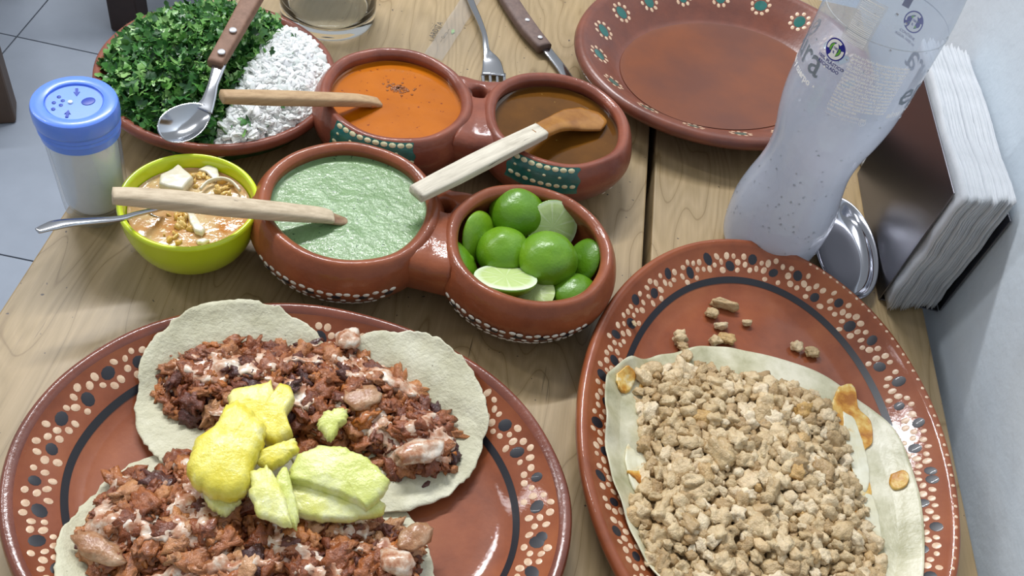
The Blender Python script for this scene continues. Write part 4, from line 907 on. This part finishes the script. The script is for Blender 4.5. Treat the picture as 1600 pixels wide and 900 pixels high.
for (px, py_, k, sr) in ((320, 278, 16, 14), (365, 285, 14, 16), (275, 340, 12, 16), (345, 300, 10, 12), (285, 352, 14, 14), (270, 372, 6, 14)):
    for q in range(k):
        p = at(px+rd.gauss(0, sr*.6), py_+rd.gauss(0, sr*.4), .038)
        if math.hypot(p.x-SB[0], p.y-SB[1]) > .034: continue
        v, f = PK[rd.randrange(9)]; b.add(put(v, (p.x, p.y, .0375), (rd.uniform(0, 6), rd.uniform(0, 6), rd.uniform(0, 6)), rd.uniform(.0012, .003)), f)
tag(obj('chopped_pulp', b.mesh(), yel), 'yellow and orange shredded pulp floating in the soup', 'vegetable', kind='stuff')
b = MB(); pr_ = [at(322+22*math.cos(t)*1.0+18, 305-30*math.sin(t), .0405) for t in np.linspace(.2, 2.9, 12)]
b.add(*sweep([tuple(p) for p in [at(313, 296, .0405), at(325, 284, .041), at(345, 279, .041), at(362, 284, .041), at(375, 298, .0405)]], [.0008]*3, [.0016]*3, n=8)); tag(obj('onion_ring', b.mesh(), pot), 'thin curved onion strip arching out of the soup', 'onion')
ss = tag(empty('teaspoon'), 'thin steel teaspoon resting in the soup bowl, handle toward the salt shaker', 'spoon')
obj('handle', mesh(*sweep([at(58, 361, .066), at(85, 352, .0645), at(120, 347, .0625), at(185, 342, .056), at(215, 334, .0515), at(255, 325, .042)], [.0022, .0040, .0032, .0022, .0020, .0018], [.0008, .0010, .0012, .0013, .0013, .0012], n=12)), steel, ss)
spoonbowl(at(268, 323, .0345), .016, .010, .004, at(300, 316, .031)-at(268, 323, .0345), (0, 0, 1), 'spoon_bowl', ss, steel)

# ---------------- napkin holder, napkins, steel dish
nh = tag(empty('napkin_holder', (.32, .58, 0)), 'dark polished steel napkin holder against the white wall', 'napkin holder')
def hp_(x0, x1, y0, y1, z0, z1, name):
    o = obj(name, mesh(*box(x0-.32, x1-.32, y0-.58, y1-.58, z0, z1)), steel_d, nh, False); bevel(o, .0005); return o
hp_(.3000, .3012, .507, .653, .0004, .113, 'side_plate'); hp_(.3470, .3482, .507, .653, .0022, .100, 'side_plate'); hp_(.3013, .3469, .507, .653, .0004, .0016, 'base_plate')
paper = noisy('tissue_paper', [(.3, (.54, .57, .60)), (.7, (.62, .645, .68))], 60, .8, 500, .25, .0006, Sheen_Weight=.1)
NN = 20
for k in range(NN):
    x = .3030+k*(.0415/NN)+.0006; q = k/(NN-1); y0 = .496+.012*q+random.uniform(-.0016, .0016); y1 = .682+.008*math.sin(q*PI)+random.uniform(-.003, .003); zt = .1185+random.uniform(-.0016, .0016)-.002*q; sd = random.uniform(0, 9)
    def fx(y, z, s):
        a = .0022*noise.noise(Vector((y*16, z*16, 3)))+.0012*noise.noise(Vector((y*38, z*30, q*2.5)))+.00045*noise.noise(Vector((y*140, z*140, sd)))
        edge = max(0, (.520-y)/.02); a += (.0010*math.sin(z*95+1.2)+.0006*math.sin(z*220+q*5))*min(1, edge)
        top_ = max(0, (z-.09)/.03); a += .0012*math.sin(y*60+2)*top_
        return x+a*.75+s*.00055
    ny_, nz_ = 34, 22; v = []
    for s in (-1, 1):
        for j in range(nz_+1):
            for i in range(ny_+1):
                y = y0+(y1-y0)*i/ny_; z = .0030+(zt-.0030)*j/nz_; e = min(i, ny_-i, j*9, nz_-j)
                v.append((fx(y, z, s*(.35 if e == 0 else 1))-x, y-.5+.0008*noise.noise(Vector((z*200, sd, 1)))*(e == 0), z+.0006*noise.noise(Vector((y*250, sd, 0)))*(j == nz_)))
    f = []; o2 = (ny_+1)*(nz_+1)
    for j in range(nz_):
        for i in range(ny_):
            a = j*(ny_+1)+i; f += [(a, a+ny_+1, a+ny_+2, a+1), (o2+a, o2+a+1, o2+a+ny_+2, o2+a+ny_+1)]
    for i in range(ny_):
        a = i; f.append((a, a+1, o2+a+1, o2+a)); a = nz_*(ny_+1)+i; f.append((a+1, a, o2+a, o2+a+1))
    for j in range(nz_):
        a = j*(ny_+1); f.append((a+ny_+1, a, o2+a, o2+a+ny_+1)); a += ny_; f.append((a, a+ny_+1, o2+a+ny_+1, o2+a))
    o = obj('napkin', mesh(v, f), paper); o.location = (x, .5, 0)
    lab = 'white folded paper napkin inside the stack in the steel holder'
    if k == 0: lab = 'white paper napkin at the bottle side of the stack, against the steel plate'
    if k == NN-1: lab = 'white paper napkin at the wall side of the stack'
    tag(o, lab, 'napkin', 'paper napkins in the steel holder')
# oval steel dish
chrome = plain('polished_steel', (.36, .37, .41), .12, Metallic=1.0)
R = []
for (s, z) in ((.70, .0006), (.78, .001), (.93, .0085), (.99, .0110), (1.0, .0118), (.985, .0122), (.96, .0112), (.93, .0112), (.88, .0070), (.76, .0028), (.6, .0018), (.4, .0015), (.2, .0014)):
    R.append([(.0258*s*math.cos(2*PI*i/72), .056*s*math.sin(2*PI*i/72), z) for i in range(72)])
o = obj('steel_dish', mesh(*rings(R)), chrome); o.location = (.2735, .547, 0); tag(o, 'small polished steel oval dish between the bottle and the napkin holder', 'dish')

# ---------------- water bottle
BC = (.2116, .5400); PHI0 = math.atan2(-BC[1], -BC[0])
BPf = smoothp([(.012, .004), (.026, .0012), (.0330, .004), (.0368, .016), (.0382, .040), (.0360, .058), (.0325, .075), (.0308, .090), (.0320, .107), (.0358, .125), (.0383, .143), (.0388, .165), (.0388, .205), (.0380, .225), (.0350, .245), (.026, .265), (.0165, .282), (.0135, .292), (.0135, .310)], 5)
BR = lambda z: float(np.interp(z, [p[1] for p in BPf[5:]], [p[0] for p in BPf[5:]]))
bt = tag(empty('water_bottle', (BC[0], BC[1], 0)), 'frosty clear plastic water bottle with white and blue printing', 'bottle')
def bottle_mat():
    m, t, m1_, m2_ = thin_clear('frosted_plastic', (.90, .93, .97), .5, .12)
    df = [n for n in t.nodes if n.type == 'BSDF_DIFFUSE'][0]; df.inputs[0].default_value = (.61, .65, .73, 1)
    tl = N(t, 'ShaderNodeBsdfTranslucent'); tl.inputs[0].default_value = (.70, .745, .84, 1); ms = N(t, 'ShaderNodeMixShader'); ms.inputs[0].default_value = .45
    t.links.new(df.outputs[0], ms.inputs[1]); t.links.new(tl.outputs[0], ms.inputs[2]); t.links.new(ms.outputs[0], m1_.inputs[2])
    c = N(t, 'ShaderNodeTexCoord'); s = N(t, 'ShaderNodeSeparateXYZ'); t.links.new(c.outputs['Object'], s.inputs[0])
    n = tex(t, 30, 4, .6); a = N(t, 'ShaderNodeMath', operation='MULTIPLY_ADD'); a.inputs[1].default_value = .05; t.links.new(n.outputs[0], a.inputs[0]); t.links.new(s.outputs[2], a.inputs[2])
    r = ramp(t, [(.140, (.90,)*3), (.172, (.72,)*3), (.186, (.46,)*3), (.215, (.28,)*3), (.30, (.16,)*3)], a.outputs[0]); t.links.new(r.outputs[0], m1_.inputs[0])
    bm_ = N(t, 'ShaderNodeBump'); bm_.inputs['Strength'].default_value = .25; bm_.inputs['Distance'].default_value = .001; t.links.new(tex(t, 140, 4).outputs[0], bm_.inputs['Height'])
    for n_ in t.nodes:
        if n_.type in ('BSDF_GLOSSY', 'BSDF_DIFFUSE'): t.links.new(bm_.outputs[0], n_.inputs['Normal'])
    return m
frost = bottle_mat()
obj('bottle_body', mesh(*lathe(BPf, 96)), frost, bt)
obj('ridge', mesh(*lathe([(BR(.2105), .2101), (BR(.2105)+.0004, .2105), (BR(.2105), .2109)], 96, cb=False, ct=False)), thin_clear('ridge_plastic', (.7, .73, .77), .5)[0], bt)
obj('cap', mesh(*lathe([(.0150, .296), (.0152, .298), (.0152, .312), (.0140, .3135)], 48)), plain('blue_cap', (.1, .25, .6), .35), bt)
water = glass('water', (.93, .95, .98), 1.12, .18)
def wrap(v, f, z0, ph0, mat, name, off=.0003, mirror=False):
    """flat drawing (x right, y up) wrapped round the bottle; ph0 = degrees right of the side facing the camera"""
    out = []
    for p in v:
        z = z0+p[1]; r = BR(z)+off+(p[2] if len(p) > 2 else 0); a = PHI0+math.radians(ph0)+p[0]/r; out.append((r*math.cos(a), r*math.sin(a), z))
    return obj(name, mesh(out, f), mat, bt, False)
wink = plain('white_ink', (.97, .97, .97), .5); gink = plain('grey_ink', (.20, .24, .29), .5); bink = plain('blue_ink', (.012, .015, .30), .4); grink = plain('green_ink', (.16, .50, .06), .4); nink = plain('navy_ink', (.05, .05, .22), .5); hazy = plain('pale_ink', (.5, .53, .6), .5)
LN = ['Hecho en México. Responsable: El Embotellador', 'Purificadas S. de R.L. de C.V., Avenida Norte 122', 'Pte 4. Col. Coyt Morón, Cuajimalpa de Morelos', 'De. México, C.P. 20235, 01 800 0123. 100%', 'DECLARACIÓN NUTRIMENTAL • Contenido energético', 'por envase: 0 kcal (0 kJ) • Contenido energético', 'Contenido energético: 0 kcal (0 kJ) • Proteínas 0 g', 'Grasas totales 0 g de las cuales Grasas saturadas 0 g', '• Grasas trans 0 mg • Carbohidratos disponibles', 'De los cuales: Azúcares 0 g • Azúcares añadidos 0 g', 'Fibra dietética 0 g • Sodio 0 mg • Contenido', 'Una vez abierto el Cable del envase, 5 a temperatura', 'etc. No se congele. Consérvese en un lugar limpio', 'envase al sol. Consérvese en presente. Deposite el', 'vacío en la basura. Recicle el envase. Producto', 'y los centros verdes.']
ty = .1975; lh = .00245
for k, s in enumerate(LN):
    v, f = text_mesh(s, .00225, bold=.00011); w = max(p[0] for p in v); sc = min(1.0, .0365/w); v = [(p[0]*sc, p[1]) for p in v]; wrap(v, f, ty-k*lh, -9, wink, 'printed_text')
v, f = text_mesh('www.epura.com.mx', .0032, bold=.00006); wrap(v, f, ty-len(LN)*lh-.0012, -8, wink, 'printed_text')
v, f = text_mesh('f epuramexico  @epuramexico', .0017); wrap(v, f, ty-len(LN)*lh-.0038, -8, wink, 'printed_text')
def arcband(r0, r1, a0, a1, n=36, cx=0, cy=0, sx=1):
    v = []; f = []
    for i in range(n+1):
        a = math.radians(a0+(a1-a0)*i/n); v += [(cx+r0*math.cos(a)*sx, cy+r0*math.sin(a)), (cx+r1*math.cos(a)*sx, cy+r1*math.sin(a))]
    f = [(2*i, 2*i+1, 2*i+3, 2*i+2) for i in range(n)]; return v, f
v, f = arcband(.0020, .0023, 0, 360); wrap(v, f, ty-len(LN)*lh-.003, 28, wink, 'printed_seal'); v, f = arcband(.0010, .0013, 30, 330, 12); wrap(v, f, ty-len(LN)*lh-.003, 28, wink, 'printed_seal')
# big brand letters with tag line
v, f = text_mesh('epura', .0265, bold=.0002); w = max(p[0] for p in v); wrap([(p[0]-w, p[1]) for p in v], f, .1705, -30, gink, 'brand_lettering')
v, f = text_mesh('alma y cuerpo', .0066, bold=.00022); w = max(p[0] for p in v); wrap([(p[0]-w, p[1]) for p in v], f, .1625, -34, wink, 'tag_line')
v, f = arcband(0, .0008, 0, 360, 12); wrap(v, f, .1650, -29, wink, 'registered_mark'); wrap(v, f, .181, -28, wink, 'registered_mark'); wrap(v, f, .186, -31, wink, 'registered_mark')
v, f = text_mesh('epura', .0265, bold=.0002); wrap(v, f, .1690, 52, gink, 'brand_lettering')
v, f = text_mesh('alma y cuerpo', .0066, bold=.00018); wrap(v, f, .1600, 49, wink, 'tag_line')
# recycling emblem: blue disc, white arrows, green crescents, white bottle with 100 %
def emblem(z, ph, sc=1.0, ms=1, sg=1):
    W_ = lambda v, f, m, o_: wrap([(p[0]*sc*ms, p[1]*sc) for p in v], f, z, ph, m, 'recycling_emblem', sg*o_)
    v, f = arcband(0, .0072, 0, 360, 40); W_(v, f, bink, .00030)
    for a in (0, 180):
        v, f = arcband(.0044, .0063, a+62, a+198, 24); W_(v, f, wink, .00042); v, f = arcband(.0026, .0040, a+118, a+215, 18); W_(v, f, grink, .00042)
    bot = [(-.0006, .0058), (.0006, .0058), (.0006, .0042), (.0019, .0022), (.0019, -.0046), (.0012, -.0056), (-.0012, -.0056), (-.0019, -.0046), (-.0019, .0022), (-.0006, .0042)]; W_(bot, [tuple(range(10))], wink, .0005)
    v, f = text_mesh('100', .0022, bold=.00005); w = max(p[0] for p in v); W_([(p[0]-w/2, p[1]+.0003) for p in v], f, bink, .0006); v, f = text_mesh('%', .0022, bold=.00005); W_([(p[0]-.0009, p[1]-.0025) for p in v], f, bink, .0006)
emblem(.1945, -26)
for k, s in enumerate(('100% PLÁSTICO', 'RECICLADO')):
    v, f = text_mesh(s, .0030, bold=.00008); w = max(p[0] for p in v); wrap([(p[0]-w/2, p[1]) for p in v], f, .1845-k*.0032, -25, nink, 'printed_text')
emblem(.1950, 153, 1.0, -1, -1)
for k, s in enumerate(('CONTIENE', 'AGUA 1000 ml')):
    v, f = text_mesh(s, .0026, bold=.00006); w = max(p[0] for p in v); wrap([(w/2-p[0], p[1]) for p in v], f, .1845-k*.003, 153, nink, 'printed_text')
bb = MB(); xx = 0
bgp = grid(12, 8, lambda u, w: (-.0085+.017*u, .030*w)); wrap([(p[0], p[1]) for p in bgp[0]], bgp[1], .2030, -14, thin_clear('barcode_ground', (1, 1, 1), .45)[0], 'barcode_ground', .00025)
rd = random.Random(8); zz = .001
while zz < .028:
    h = rd.choice([.0003, .0005, .0008]); v = [(-.007, zz), (.007, zz), (.007, zz+h), (-.007, zz+h)]; v2, f2 = grid(8, 1, lambda u, w: (-.007+.014*u, zz+h*w)); bb.add([(p[0], p[1], 0) for p in v2], f2); zz += h+rd.choice([.0004, .0006, .0009])
wrap(bb.v, bb.f, .2030, -14, wink, 'barcode', .0005)
v, f = grid(4, 4, lambda u, w: (-.0025+.005*u, .03*w)); wrap(v, f, .2000, 168, nink, 'blue_bar')
# droplets on the outside
b = MB(); rd = random.Random(12)
for k in range(130):
    z = rd.choice([rd.uniform(.02, .1), rd.uniform(.02, .24)]); a = PHI0+rd.uniform(-1.4, 1.4); r = BR(z); rr = rd.uniform(.0003, .0011)
    v, f = lathe([(rr, -.0001), (rr*.8, rr*.35), (rr*.4, rr*.5)], 8); q = Vector((math.cos(a), math.sin(a), 0)).to_track_quat('Z', 'Y'); b.add([tuple(q@Vector(p)+Vector((r*math.cos(a), r*math.sin(a), z))) for p in v], f)
tag(obj('water_droplets', b.mesh(), clear, bt), kind='stuff')
